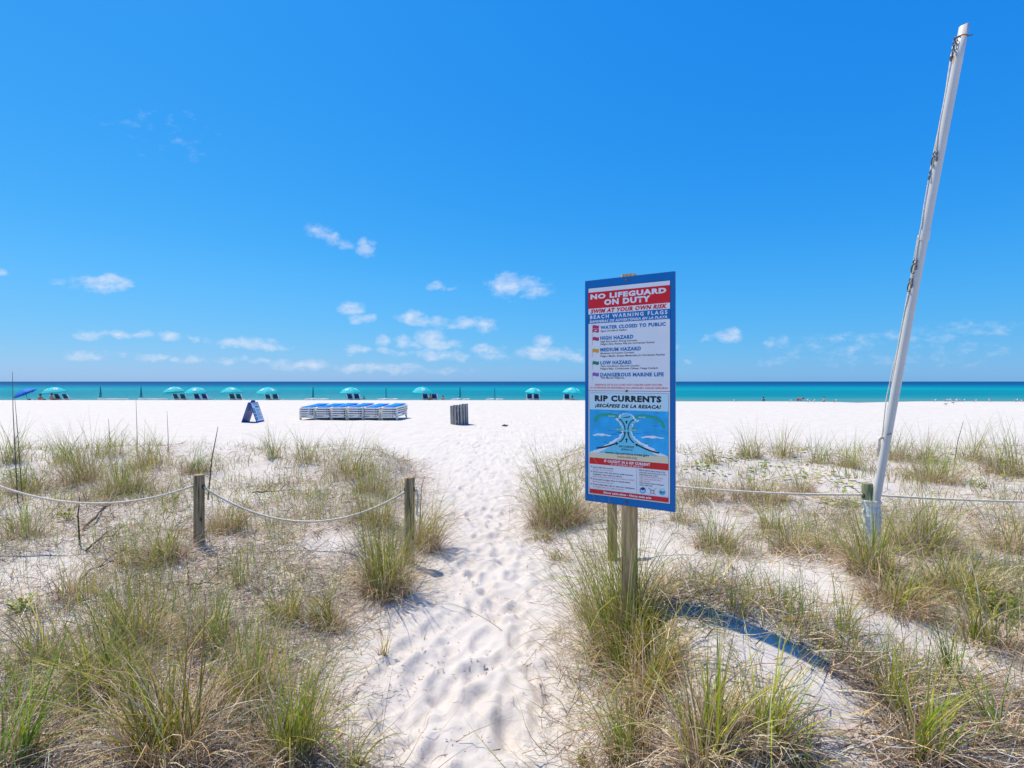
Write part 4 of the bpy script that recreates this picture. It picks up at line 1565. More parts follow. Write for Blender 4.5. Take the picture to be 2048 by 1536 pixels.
def make_sunbed(fab, raised):
    t = thing('sun_bed', 'sun bed', 'sun bed')
    w = .72; L = 1.9; z0 = .36
    for s in (-1, 1):
        m = MB(); m.bevel_prism([(s * w / 2 - .03, z0 - .05), (s * w / 2 + .03, z0 - .05), (s * w / 2 + .03, z0 + .02), (s * w / 2 - .03, z0 + .02)], -.05, L, .008, 'Y')
        m.build('side_rail', M_PLASTIC, t)
    seat0 = .62 if raised else .02
    m = MB(); m.box((0, (seat0 + L) / 2, z0 + .02), (.56, L - seat0, .025)); m.build('seat', fab, t)
    m = MB(); m.bevel_prism([(-w / 2, z0 - .06), (w / 2, z0 - .06), (w / 2, z0 + .05), (-w / 2, z0 + .05)], -.10, -.03, .01, 'Y'); m.build('end_rail', M_PLASTIC, t)
    if raised:
        an = math.radians(62)
        Rm = Matrix.Rotation(math.pi - an, 3, 'X')
        # the back leans toward the beach; local y runs up along it
        def B(x, y, z):
            return (x, .62 - y * math.cos(an) + z * math.sin(an) * -1, z0 + .03 + y * math.sin(an) + z * math.cos(an) * -1)
        def bx(m, x0, x1, y0, y1, z0_, z1):
            p = [B(x, y, z) for z in (z0_, z1) for y in (y0, y1) for x in (x0, x1)]
            return m.add(p, [(0, 2, 3, 1), (4, 5, 7, 6), (0, 1, 5, 4), (2, 6, 7, 3), (0, 4, 6, 2), (1, 3, 7, 5)])
        fr_ = MB()
        bx(fr_, -w / 2 - .02, -w / 2 + .05, 0, .78, -.03, .02); bx(fr_, w / 2 - .05, w / 2 + .02, 0, .78, -.03, .02)
        bk = fr_.build('back_frame', M_PLASTIC, t)
        m = MB(); bx(m, -w / 2 + .051, w / 2 - .051, .20, .82, -.02, .025); m.build('backrest', fab, t)
        m = MB(); bx(m, -w / 2 + .052, w / 2 - .052, .05, .18, -.025, .03); m.build('back_slat', M_PLASTIC, t)
    else:
        m = MB(); m.box((0, .10, z0 + .065), (.54, .24, .075), taper=.8); m.build('pillow', M_LOGO, t)
    for sx in (-1, 1):
        for y in (.12, L - .2):
            m = MB(); m.box((sx * (w / 2), y, z0 / 2 - .10), (.055, .09, z0 + .12)); m.build('leg', M_PLASTIC, t)
    index_kids(t)
    return t


umb0 = make_umbrella(); cl0 = make_closed(M_CLOSED); cl1 = make_closed(M_CLOSEDL)
bed_navy = make_sunbed(M_NAVY, True); bed_teal = make_sunbed(M_TEALF, True); bed_flat = make_sunbed(M_PLASTIC, False)
used = set()


def place(proto, x, y, rz, label, group, sink=0.0, rx=0.0, ry=0.0):
    o = proto if proto.name not in used else copy_tree(proto)
    used.add(proto.name)
    o.location = (x, y, float(Hs(x, y)) - sink)
    o.rotation_euler = (rx, ry, rz)
    o['label'] = label; o['group'] = group
    return o


GU = 'open turquoise umbrellas in a row by the water'
GB = 'sun beds set out by the water'
GC = 'closed umbrellas in a row by the water'
opens = [(111, 'nearest the blue tilted umbrella, over two teal beds', 'teal', (538 / 1000, 0)),
         (350, 'above two teal beds, just before a navy pair', 'teal', 0), (393, 'above two navy beds between two teal pairs', 'navy', 0),
         (463, 'above teal beds behind the folding sign', 'teal', 0), (536, 'above teal beds just past the folding sign', 'teal', 0),
         (701, 'above two navy beds behind the stacked loungers', 'navy', 0), (844, 'above two beds with sunbathers, beside the slatted bin', 'navy', 0),
         (1066, 'above two navy beds past the slatted bin', 'navy', 0), (1143, 'above one navy bed and a sitter, next to the warning sign', 'navy', 0)]
dz = {111: .02, 350: 0, 393: 0, 463: 0, 536: 0, 701: -.05, 844: -.02, 1066: -.08, 1143: 0}
for i, (px, lb, fab, _) in enumerate(opens):
    x = px2x(px, UY)
    u = place(umb0, x, UY, .4 * i + .2, 'open turquoise beach umbrella ' + lb, GU, .02 - dz[px], math.radians(rs.uniform(-4, 4)), math.radians(rs.uniform(-9, 0)))
    u.scale = (rs.uniform(.93, 1.04),) * 2 + (rs.uniform(.97, 1.03),)
    bed = bed_navy if fab == 'navy' else bed_teal
    who = {111: 'beside a seated person', 350: 'before the navy pair', 393: 'between two teal pairs', 463: 'behind the folding sign',
           536: 'past the folding sign', 701: 'behind stacked loungers', 844: 'near the slatted bin', 1066: 'past the slatted bin', 1143: 'next to the warning sign'}[px]
    offs = {111: (-2, 14), 350: (-3, 12), 393: (-3, 12), 463: (-2, 11), 536: (-4, 12), 701: (-4, 10), 844: (5, 23), 1066: (-7, 6), 1143: (-9,)}[px]
    for j, of in enumerate(offs):
        nmf = 'navy' if fab == 'navy' else 'dark teal'
        pole = ('sun bed with raised back, on the umbrella pole side' if j == 0 else 'sun bed with raised back, farther from the pole')
        if len(offs) == 1: pole = 'single sun bed with raised back'
        place(bed, px2x(px + of, UY - .7), UY - .75, math.radians(rs.uniform(-9, -1)), f'{nmf} sun bed with raised back, {"nearer the pole" if j == 0 else "farther from the pole"}, {who}', GB, .02)
closed = [(201, cl0, 'green', 'next past the open umbrella with seated people', 'nearest the seated people'), (282, cl0, 'dark green', 'before the long run of open umbrellas', 'before the open ones'), (626, cl0, 'dark teal', 'above the end of the stacked loungers', 'above the stacked loungers end'),
          (772, cl1, 'pale teal', 'behind the last lounger stacks', 'behind the last stacks'), (920, cl0, 'dark teal', 'right behind the slatted bin', 'behind the slatted bin'), (989, cl1, 'pale blue', 'between the slatted bin and the next open umbrella', 'just past the bin')]
for i, (px, pr, cn, lb, lb2) in enumerate(closed):
    x = px2x(px, UY)
    u = place(pr, x, UY, .3 * i, f'slim {cn} umbrella folded shut {lb}', GC, .0)
    for j, of in enumerate((-11, 11) if px > 600 else (-4, 16)):
        place(bed_flat, px2x(px + of, UY - .6), UY - .6, math.radians(rs.uniform(-60, -40) if px < 600 else rs.uniform(-8, 8)), f'flat white sun bed {"one side of" if j == 0 else "other side of"} the shut umbrella {lb2}', GB, -.10)

# the tilted blue umbrella with a white panel
x = px2x(54, UY)
zb = float(Hs(x, UY))
TB = thing('beach_umbrella', 'blue beach umbrella with a white panel, tilted low over a sunbather', 'umbrella', (x + .8, UY, zb))
ctr = Vector((px2x(50, UY), UY, py2z(786.5, UY)))
ft = Vector((px2x(58, UY), UY, zb - .3))
MB().tube([ft, ctr + Vector((.1, 0, .1))], .02, 8).build('pole', M_BIN, TB)
rot = Matrix.Rotation(math.radians(-24), 3, 'Y') @ Matrix.Rotation(math.radians(14), 3, 'X')
cm = canopy_mesh(MB(), 1.18, .48, .10)
cm.v = [tuple(ctr + rot @ Vector(p)) for p in cm.v]
cn_ = cm.build('canopy', M_BLUECAN, TB)
cn_.modifiers.new('thickness', 'SOLIDIFY').thickness = .006
m = MB(); vs = []; fs = []
for i, t_ in enumerate(np.linspace(.55, .99, 5)):
    for k, a_ in enumerate(np.linspace(math.pi + .05, math.pi + .72, 4)):
        rr_ = 1.185 * t_
        vs.append(ctr + rot @ Vector((rr_ * math.cos(a_), rr_ * math.sin(a_), .48 * math.cos(t_ * math.pi / 2) ** .85 + .012)))
for i in range(4):
    for k in range(3):
        b = i * 4 + k; fs.append((b, b + 1, b + 5, b + 4))
m.add(vs, fs); m.build('white_panel', M_WHITECAN, cn_)


# ------------------------------------------------------------------ people
def skin_body(name, J, E, rad, mat, parent, root):
    keys = list(J)
    me = bpy.data.meshes.new(name)
    me.from_pydata([J[k] for k in keys], [(keys.index(a), keys.index(b)) for a, b in E], [])
    o = bpy.data.objects.new(name, me); COL.objects.link(o)
    sk = o.modifiers.new('skin', 'SKIN'); sk.use_smooth_shade = True
    for i, k in enumerate(keys):
        r = rad[k]
        me.skin_vertices[0].data[i].radius = (r, r) if not hasattr(r, '__len__') else r
        me.skin_vertices[0].data[i].use_root = (k == root)
    o.modifiers.new('sub', 'SUBSURF').levels = 2
    dg = bpy.context.evaluated_depsgraph_get()
    nm = bpy.data.meshes.new_from_object(o.evaluated_get(dg))
    bpy.data.objects.remove(o)
    nm.materials.clear(); nm.materials.append(mat)
    nm.polygons.foreach_set('use_smooth', [True] * len(nm.polygons))
    return link(name, nm, parent)


RAD = dict(pel=.135, wst=.115, chest=(.155, .12), nk=.05, hd0=.085, hd=.10, hd1=.07, sl=.06, el=.04, wl=.03, hl=.034, hl2=.018, sr=.06, er=.04, wr=.03, hr=.034, hr2=.018,
           hpl=.095, kl=.062, al=.04, tl=.03, hpr=.095, kr=.062, ar=.04, tr=.03)
EDG = [('pel', 'wst'), ('wst', 'chest'), ('chest', 'nk'), ('nk', 'hd0'), ('hd0', 'hd'), ('hd', 'hd1'), ('chest', 'sl'), ('sl', 'el'), ('el', 'wl'), ('wl', 'hl'), ('hl', 'hl2'), ('chest', 'sr'), ('sr', 'er'), ('er', 'wr'), ('wr', 'hr'), ('hr', 'hr2'),
       ('pel', 'hpl'), ('hpl', 'kl'), ('kl', 'al'), ('al', 'tl'), ('pel', 'hpr'), ('hpr', 'kr'), ('kr', 'ar'), ('ar', 'tr')]


def pose(kind):
    if kind == 'stand':
        return dict(pel=(0, 0, .92), wst=(0, 0, 1.08), chest=(0, 0, 1.32), nk=(0, .01, 1.48), hd0=(0, .02, 1.56), hd=(0, .03, 1.65), hd1=(0, .02, 1.73), sl=(-.19, 0, 1.40), el=(-.27, .02, 1.12), wl=(-.26, .12, .90), hl=(-.25, .15, .83), hl2=(-.25, .17, .74),
                    sr=(.19, 0, 1.40), er=(.28, .02, 1.13), wr=(.27, .12, .92), hr=(.26, .15, .85), hr2=(.26, .17, .76), hpl=(-.10, 0, .86), kl=(-.12, .02, .48), al=(-.12, 0, .08), tl=(-.13, .16, .03), hpr=(.10, 0, .86), kr=(.12, .03, .48), ar=(.13, 0, .08), tr=(.14, .16, .03))
    if kind == 'bend':
        return dict(pel=(-.10, 0, .80), wst=(.06, 0, .88), chest=(.30, 0, .86), nk=(.44, 0, .86), hd0=(.50, 0, .87), hd=(.58, 0, .89), hd1=(.65, 0, .88), sl=(.32, -.18, .80), el=(.36, -.20, .52), wl=(.42, -.16, .28), hl=(.43, -.15, .21), hl2=(.44, -.15, .13),
                    sr=(.32, .18, .80), er=(.38, .20, .52), wr=(.44, .16, .28), hr=(.45, .15, .21), hr2=(.46, .15, .13), hpl=(-.10, -.10, .76), kl=(.02, -.12, .42), al=(-.12, -.12, .08), tl=(.04, -.13, .03), hpr=(-.10, .10, .76), kr=(.04, .12, .42), ar=(-.08, .12, .08), tr=(.08, .13, .03))
    if kind == 'sit':
        return dict(pel=(0, 0, .13), wst=(0, -.04, .30), chest=(0, -.04, .54), nk=(0, 0, .70), hd0=(0, .02, .78), hd=(0, .04, .87), hd1=(0, .03, .95), sl=(-.19, -.03, .62), el=(-.27, .10, .40), wl=(-.20, .30, .38), hl=(-.18, .36, .38), hl2=(-.16, .43, .37),
                    sr=(.19, -.03, .62), er=(.27, .10, .40), wr=(.20, .30, .38), hr=(.18, .36, .38), hr2=(.16, .43, .37), hpl=(-.10, .08, .12), kl=(-.14, .42, .42), al=(-.13, .68, .08), tl=(-.14, .82, .04), hpr=(.10, .08, .12), kr=(.14, .42, .42), ar=(.13, .68, .08), tr=(.14, .82, .04))
    if kind == 'lie':
        return dict(pel=(0, .35, .12), wst=(0, .18, .13), chest=(0, -.05, .14), nk=(0, -.20, .17), hd0=(0, -.27, .20), hd=(0, -.34, .24), hd1=(0, -.40, .27), sl=(-.19, -.08, .14), el=(-.30, -.28, .10), wl=(-.14, -.42, .08), hl=(-.08, -.45, .08), hl2=(-.01, -.46, .07),
                    sr=(.19, -.08, .14), er=(.30, -.28, .10), wr=(.14, -.40, .08), hr=(.08, -.43, .08), hr2=(.02, -.43, .07), hpl=(-.10, .42, .11), kl=(-.12, .80, .09), al=(-.11, 1.18, .07), tl=(-.11, 1.32, .04), hpr=(.10, .42, .11), kr=(.12, .80, .09), ar=(.11, 1.18, .07), tr=(.11, 1.32, .04))


def person(label, kind, loc, rz=0.0, scale=1.0, skin=M_SKIN, suit=M_SUIT, hair=M_HAIR, shirt=None, group=None):
    t = thing('person', label, 'person', loc, group, rz)
    J = pose(kind)
    t.scale = (scale,) * 3
    skin_body('body', J, EDG, RAD, skin, t, 'pel')
    H = Vector(J['hd']); N_ = (Vector(J['hd1']) - Vector(J['hd0'])).normalized()
    m = MB()
    c0 = H + N_ * .035 + Vector((0, -.018, .01))
    m.ball((0, 0, 0), (.118, .122, .115), 14, 8)
    m.v = [tuple(c0 + Vector(p)) for p in m.v]
    m.build('hair', hair, t, True, (0, 0, 0))
    f = Vector((0, 1, 0)) if kind != 'bend' else Vector((1, 0, -.3)).normalized()
    fc = H + f * .095
    m = MB(); m.tube([fc + Vector((0, 0, .02)), fc + f * .03 - Vector((0, 0, .02))], [.01, .018], 6); m.build('nose', skin, t, True, (0, 0, 0))
    side = f.cross(Vector((0, 0, 1)))
    for s in (-1, 1):
        m = MB(); m.ball(H + f * .085 + side * .035 * s + Vector((0, 0, .02)), .012, 6, 4); m.build('eye', M_SUIT, t, True, (0, 0, 0))
        m = MB(); m.ball(H + side * .105 * s, (.02, .025, .035), 6, 4); m.build('ear', skin, t, True, (0, 0, 0))
    sub = {k: J[k] for k in ('wst', 'pel', 'hpl', 'hpr')}
    for q, k in (('hpl', 'kl'), ('hpr', 'kr')):
        a = Vector(J[q]); b_ = Vector(J[k]); sub['m' + q] = tuple(a.lerp(b_, .42))
    sub['wst'] = tuple(Vector(J['pel']).lerp(Vector(J['wst']), .65))
    skin_body('swim_trunks', sub, [('wst', 'pel'), ('pel', 'hpl'), ('pel', 'hpr'), ('hpl', 'mhpl'), ('hpr', 'mhpr')],
              dict(wst=.132, pel=.152, hpl=.112, hpr=.112, mhpl=.105, mhpr=.105), suit, t, 'pel')
    if shirt:
        sub = {k: J[k] for k in ('wst', 'chest', 'sl', 'sr')}
        sub['top'] = tuple(Vector(J['chest']).lerp(Vector(J['nk']), .45))
        skin_body('swim_top', sub, [('wst', 'chest'), ('chest', 'top'), ('chest', 'sl'), ('chest', 'sr')], dict(wst=.13, chest=(.172, .14), top=.09, sl=.075, sr=.075), shirt, t, 'chest')
    return t


def gz(px, Y):
    return float(Hs(px2x(px, Y), Y))


person('person lying face down on the sand under the tilted blue umbrella', 'lie', (px2x(63, 60.5), 60.5, gz(63, 60.5) + .18), .3, 1.0, M_SKIN, M_SUIT)
person('bare-backed person with dark hair sitting between the two umbrellas', 'sit', (px2x(80.5, 61), 61, gz(80, 61) + .0), .1, 1.12, M_SKIN, M_SUIT)
person('bare-shouldered person sitting close beside the teal sun beds', 'sit', (px2x(103, 60.8), 60.8, gz(103, 60.8) + .08), -.2, 1.1, M_SKIN, M_WHITESUIT)
person('dark-haired sunbather sitting up on the bed by the umbrella pole', 'sit', (px2x(850, 62.0), 62.0, gz(850, 62) + .36), -.1, 1.0, M_SKIN, M_SUIT)
person('sunbather sitting low between the two navy beds', 'sit', (px2x(861, 61.6), 61.6, gz(861, 61.6) + .12), .2, .95, M_SKIN, M_REDSUIT)
person('small child sitting on the sand alone past the navy beds', 'sit', (px2x(886, 61), 61, gz(886, 61) + .10), 0, .8, M_SKIN, M_SUIT)
person('swimmer standing in the shallows behind the stacked loungers', 'stand', (px2x(728, 88), 88, py2z(792.5, 88) - 1.45), .5, .85, M_SKIN, M_SUIT)
person('reddish sunbather sitting on the sand beside the single navy bed', 'sit', (px2x(1145, 61), 61, gz(1145, 61) - .05), -.4, .95, M_SKIN2, M_REDSUIT)
person('bather standing waist deep in the water, arms held out', 'stand', (px2x(1527, 84), 84, py2z(793.8, 84) - 1.76), 0, 1.0, M_SKIN2, M_SUIT, M_HAIR, M_SUIT)
person('bare-backed person bending over at the water edge', 'bend', (px2x(1597, 72), 72, py2z(796, 72) - .98), 0, 1.05, M_SKIN, M_REDSUIT)
person('child in white top and dark shorts standing at the water edge', 'stand', (px2x(1648, 68), 68, py2z(793.5, 68) - 1.24), .2, .70, M_SKIN2, M_SUIT, M_HAIR, M_WHITESUIT)


# ------------------------------------------------------------------ beach bags, a drinks cooler
def bag(px, Y, col, label, name, cat):
    x = px2x(px, Y); z = float(Hs(x, Y))
    t = thing(name, label, cat, (x, Y, z))
    m = MB(); m.bevel_prism([(x - .22, z - .05), (x + .22, z - .05), (x + .19, z + .42), (x - .19, z + .42)], Y - .13, Y + .13, .03, 'Y'); m.build('body', col, t)
    m = MB(); m.tube([(x + .12 * math.cos(a_), Y, z + .42 + .16 * math.sin(a_)) for a_ in np.linspace(0, math.pi, 9)], .015, 5); m.build('handle', M_POLE, t)


bag(1153, 60.6, M_TEALF, 'dark teal beach bag on the sand beside the reddish sunbather', 'beach_bag', 'bag')
bag(1159, 60.8, M_WHITEP, 'pale beach bag on the sand nearest the warning sign', 'beach_bag', 'bag')
bag(488, 60.8, M_WHITESUIT, 'pale beach bag beside the teal beds behind the folding sign', 'beach_bag', 'bag')


# ------------------------------------------------------------------ shore birds
def make_bird(up=True):
    t = thing('shore_bird', 'bird', 'bird')
    m = MB()
    pts = [(-.17, 0, .115), (-.10, 0, .13), (0, 0, .15), (.08, 0, .165), (.11, 0, .19), (.125, 0, .225), (.15, 0, .245), (.175, 0, .245)]
    rr_ = [.008, .028, .052, .05, .034, .026, .030, .012]
    m.tube(pts, rr_, 10); m.build('body', M_GULLW, t, True)
    for s in (-1, 1):
        m = MB(); m.ball((0, 0, 0), (.13, .016, .040), 10, 6)
        m.v = [(-.05 + p[0], s * .043 + p[1], .158 + p[2] + p[0] * .12) for p in m.v]
        m.build('wing', M_GULLG, t, True)
        m = MB(); m.tube([(.0, s * .02, .12), (.005, s * .02, .06), (0, s * .02, 0), (.03, s * .02, -.003)], .005, 5); m.build('leg', M_BEAK, t)
    m = MB(); m.tube([(.172, 0, .245), (.215, 0, .238)], [.011, .003], 6); m.build('beak', M_BEAK, t)
    m = MB(); m.ball((-.2, 0, .118), (.05, .02, .008), 8, 4); m.build('tail', M_GULLG, t, True)
    index_kids(t)
    return t


bird0 = make_bird()
BIRDS = [(1470, 802, 43.5, 'pale shore bird standing alone nearest the warning sign'), (1579, 804, 42.5, 'shore bird on the sand between the bather and the bending person'),
         (1612, 803, 43.6, 'pale shore bird right beside the bending person'), (1617, 805, 42.4, 'brownish shore bird just in front of the bending person'), (1628, 804.5, 42.5, 'shore bird between the bending person and the child'),
         (1669, 805, 42.3, 'shore bird on the sand just past the child'),
         (1868, 803, 43.5, 'first shore bird past the white pole, apart from the flock'), (1891, 803.5, 43.5, ''), (1896, 803, 43.8, ''), (1892, 809.5, 38.5, 'shore bird standing in front of the flock'),
         (1904, 803, 43.8, ''), (1909, 804, 43, ''), (1907, 807.5, 40, ''), (1912, 803, 43.8, ''), (1916, 803.5, 43.5, ''), (1921, 802.5, 44, ''), (1926, 803.5, 43.2, ''),
         (1949, 804, 43, 'shore bird just beyond the flock'), (1980, 803.5, 43.4, 'shore bird halfway between the flock and the frame edge'), (2032, 803.5, 43.4, 'pale shore bird of the last pair by the frame edge'), (2044, 804.5, 42.8, 'darker shore bird at the very edge of the frame')]
for i, (px, py, Y, lb) in enumerate(BIRDS):
    x = px2x(px, Y)
    o = bird0 if i == 0 else copy_tree(bird0)
    o.location = (x, Y, float(Hs(x, Y)) + .005)
    o.rotation_euler = (0, 0, rs.uniform(-.6, .6) + (math.pi if rs.random() < .4 else 0))
    s = rs.uniform(.8, 1.1); o.scale = (s, s, s)
    o['label'] = lb or 'small grey and white shore bird in the flock on the sand crest'
    o['group'] = 'shore birds on the sand' if lb else 'flock of shore birds on the sand crest'

# ------------------------------------------------------------------ grass
GRN = np.array([(.29, .37, .020), (.21, .33, .020), (.39, .42, .032), (.15, .25, .022), (.30, .38, .07), (.44, .43, .035), (.19, .31, .04)])
YEL = np.array([(.55, .45, .12), (.62, .40, .14), (.48, .44, .12)])
TAN = np.array([(.66, .48, .27), (.76, .60, .38), (.55, .39, .23), (.48, .33, .21), (.62, .51, .38), (.84, .72, .52), (.38, .27, .20), (.68, .47, .23)])
BRN = np.array([(.20, .115, .06), (.28, .165, .085), (.15, .095, .065), (.34, .22, .13)])


def strands(base, az, th0, kap, L, w, c0, c1, nseg, wig=None, lift=.004, follow=True):
    N = len(L)
    t = np.linspace(0, 1, nseg + 1)
    P = np.zeros((N, nseg + 1, 3)); P[:, 0] = base
    A = az.copy()
    tan = np.zeros((N, nseg + 1, 3))
    if wig is None: wig = np.zeros(N)
    for i in range(nseg + 1):
        th = np.clip(th0 + kap * t[i], 0.0, 2.6)
        if wig.any():
            A = az + wig * np.sin(t[i] * (2.2 + 3 * np.abs(np.sin(az * 7)))) * 1.6
        d = np.stack([np.sin(th) * np.cos(A), np.sin(th) * np.sin(A), np.cos(th)], -1)
        tan[:, i] = d
        if i < nseg:
            P[:, i + 1] = P[:, i] + d * (L / nseg)[:, None]
    if follow:
        g = Hs(P[..., 0].ravel(), P[..., 1].ravel()).reshape(N, nseg + 1) + lift
        low = P[..., 2] < g
        low[:, 0] = False
        P[..., 2] = np.where(low, g, P[..., 2])
    perp = np.stack([-np.sin(az), np.cos(az), np.zeros(N)], -1)
    tw = R.uniform(-1.1, 1.1, N)
    up = np.cross(tan, perp[:, None, :])
    side = perp[:, None, :] * np.cos(tw)[:, None, None] + up * np.sin(tw)[:, None, None]
    ww = (w[:, None] * (1 - t[None, :] ** 1.6 * .92) * .5)[..., None]
    V = np.stack([P - side * ww, P + side * ww], 2)
    col = c0[:, None, :] * (1 - t[None, :, None]) + c1[:, None, :] * t[None, :, None]
    C = np.repeat(col[:, :, None, :], 2, 2)
    k = np.arange(N)[:, None] * (nseg + 1) * 2
    i = np.arange(nseg)[None, :] * 2
    a = (k + i).reshape(-1)
    F = np.stack([a, a + 1, a + 3, a + 2], -1)
    return V.reshape(-1, 3), F, C.reshape(-1, 3)


def pick(pal, n, jit=.18):
    c = pal[R.integers(0, len(pal), n)]
    return np.clip(c * (1 + R.normal(0, jit, (n, 1))) * (1 + R.normal(0, .04, (n, 3))), .005, .9)


def merge(parts):
    Vs, Fs, Cs = [], [], []; b = 0
    for V, F, C in parts:
        Vs.append(V); Fs.append(F + b); Cs.append(C); b += len(V)
    return np.concatenate(Vs), np.concatenate(Fs), np.concatenate(Cs)


GT = 'separate tussocks of dune grass'


def tussock(px, py, hpx, wpx, ng, nd, label, lean=0.0, wide=1.0, arch=1.0):
    x, y, z = ray_ground(px, py)
    Lh = hpx / 1000 * y * 1.04
    r = wpx / 1000 * y * .5
    t = thing('grass_tussock', label, 'grass', (x, y, z), GT)
    off = np.array([x, y, z])
    if y > 6:
        ng = int(ng * 1.9); nd = int(nd * 1.7); Lh *= 1.22; r *= 1.15
    if y < 3.6:
        ng = int(ng * 1.55)
    tone = np.array([1, 1, 1]) * R.uniform(.82, 1.18) + np.array([R.normal(.06, .14), 0, R.normal(0, .12)])
    straw = R.uniform(.10, .42)
    # living blades
    az = R.uniform(0, 2 * np.pi, ng)
    rb = r * .55 * np.sqrt(R.random(ng))
    a2 = R.uniform(0, 2 * np.pi, ng)
    bx = x + rb * np.cos(a2); by = y + rb * np.sin(a2) * .8
    base = np.stack([bx, by, Hs(bx, by) - .015], -1)
    L = Lh * (0.25 + .83 * R.random(ng) ** .75)
    th0 = np.abs(R.normal(.10, .13, ng)) + .10 * (rb / max(r, .01))
    kap = np.abs(R.normal(.55, .42, ng)) * arch
    az = np.where(R.random(ng) < .55, a2 + R.normal(0, .5, ng), az) 
    if lean:
        bend = R.random(ng) < .6
        az = np.where(bend, (0 if lean > 0 else np.pi) + R.normal(0, .7, ng), az)
        kap = np.where(bend, kap + abs(lean) * .5, kap)
    broke = R.random(ng) < .13
    kap = np.where(broke, kap + R.uniform(1.2, 2.4, ng), kap)
    w = R.uniform(.0026, .0068, ng) * wide * (1 + .09 * max(0, y - 3))
    c0 = pick(GRN, ng, .28) * tone; c1 = pick(GRN, ng, .28) * tone
    m = R.random(ng)
    c0 = np.where((m < .25)[:, None], pick(YEL, ng) * .8, c0)
    c1 = np.where((R.random(ng) < straw)[:, None], pick(YEL, ng), c1)
    dd = R.random(ng) < straw * .55
    c0 = np.where(dd[:, None], pick(TAN, ng), c0); c1 = np.where(dd[:, None], pick(TAN, ng), c1)
    V, F, C = strands(base, az, th0, kap, L, w, c0, c1, 7)
    o = link('blades', mesh_np('blades', V - off, F, M_GREEN, C), t); o['kind'] = 'stuff'
    # dead blades curling round the foot
    if nd:
        rb = r * (.75 * np.sqrt(R.random(nd)))
        a2 = R.uniform(0, 2 * np.pi, nd)
        bx = x + rb * np.cos(a2); by = y + rb * np.sin(a2) * .8
        base = np.stack([bx, by, Hs(bx, by) - .01], -1)
        L = Lh * R.uniform(.22, .72, nd)
        th0 = np.abs(R.normal(.35, .3, nd)); kap = np.abs(R.normal(1.5, .7, nd))
        az = a2 + R.normal(0, .9, nd)
        w = R.uniform(.0022, .0048, nd) * wide * (1 + .09 * max(0, y - 3))
        c0 = pick(TAN, nd); c1 = pick(TAN, nd)
        dk = R.random(nd) < .38
        c0 = np.where(dk[:, None], pick(BRN, nd), c0)
        V, F, C = strands(base, az, th0, kap, L, w, c0, c1, 7, R.normal(0, .35, nd))
        o = link('dead_blades', mesh_np('dead_blades', V - off, F, M_DRY, C), t); o['kind'] = 'stuff'
    return t


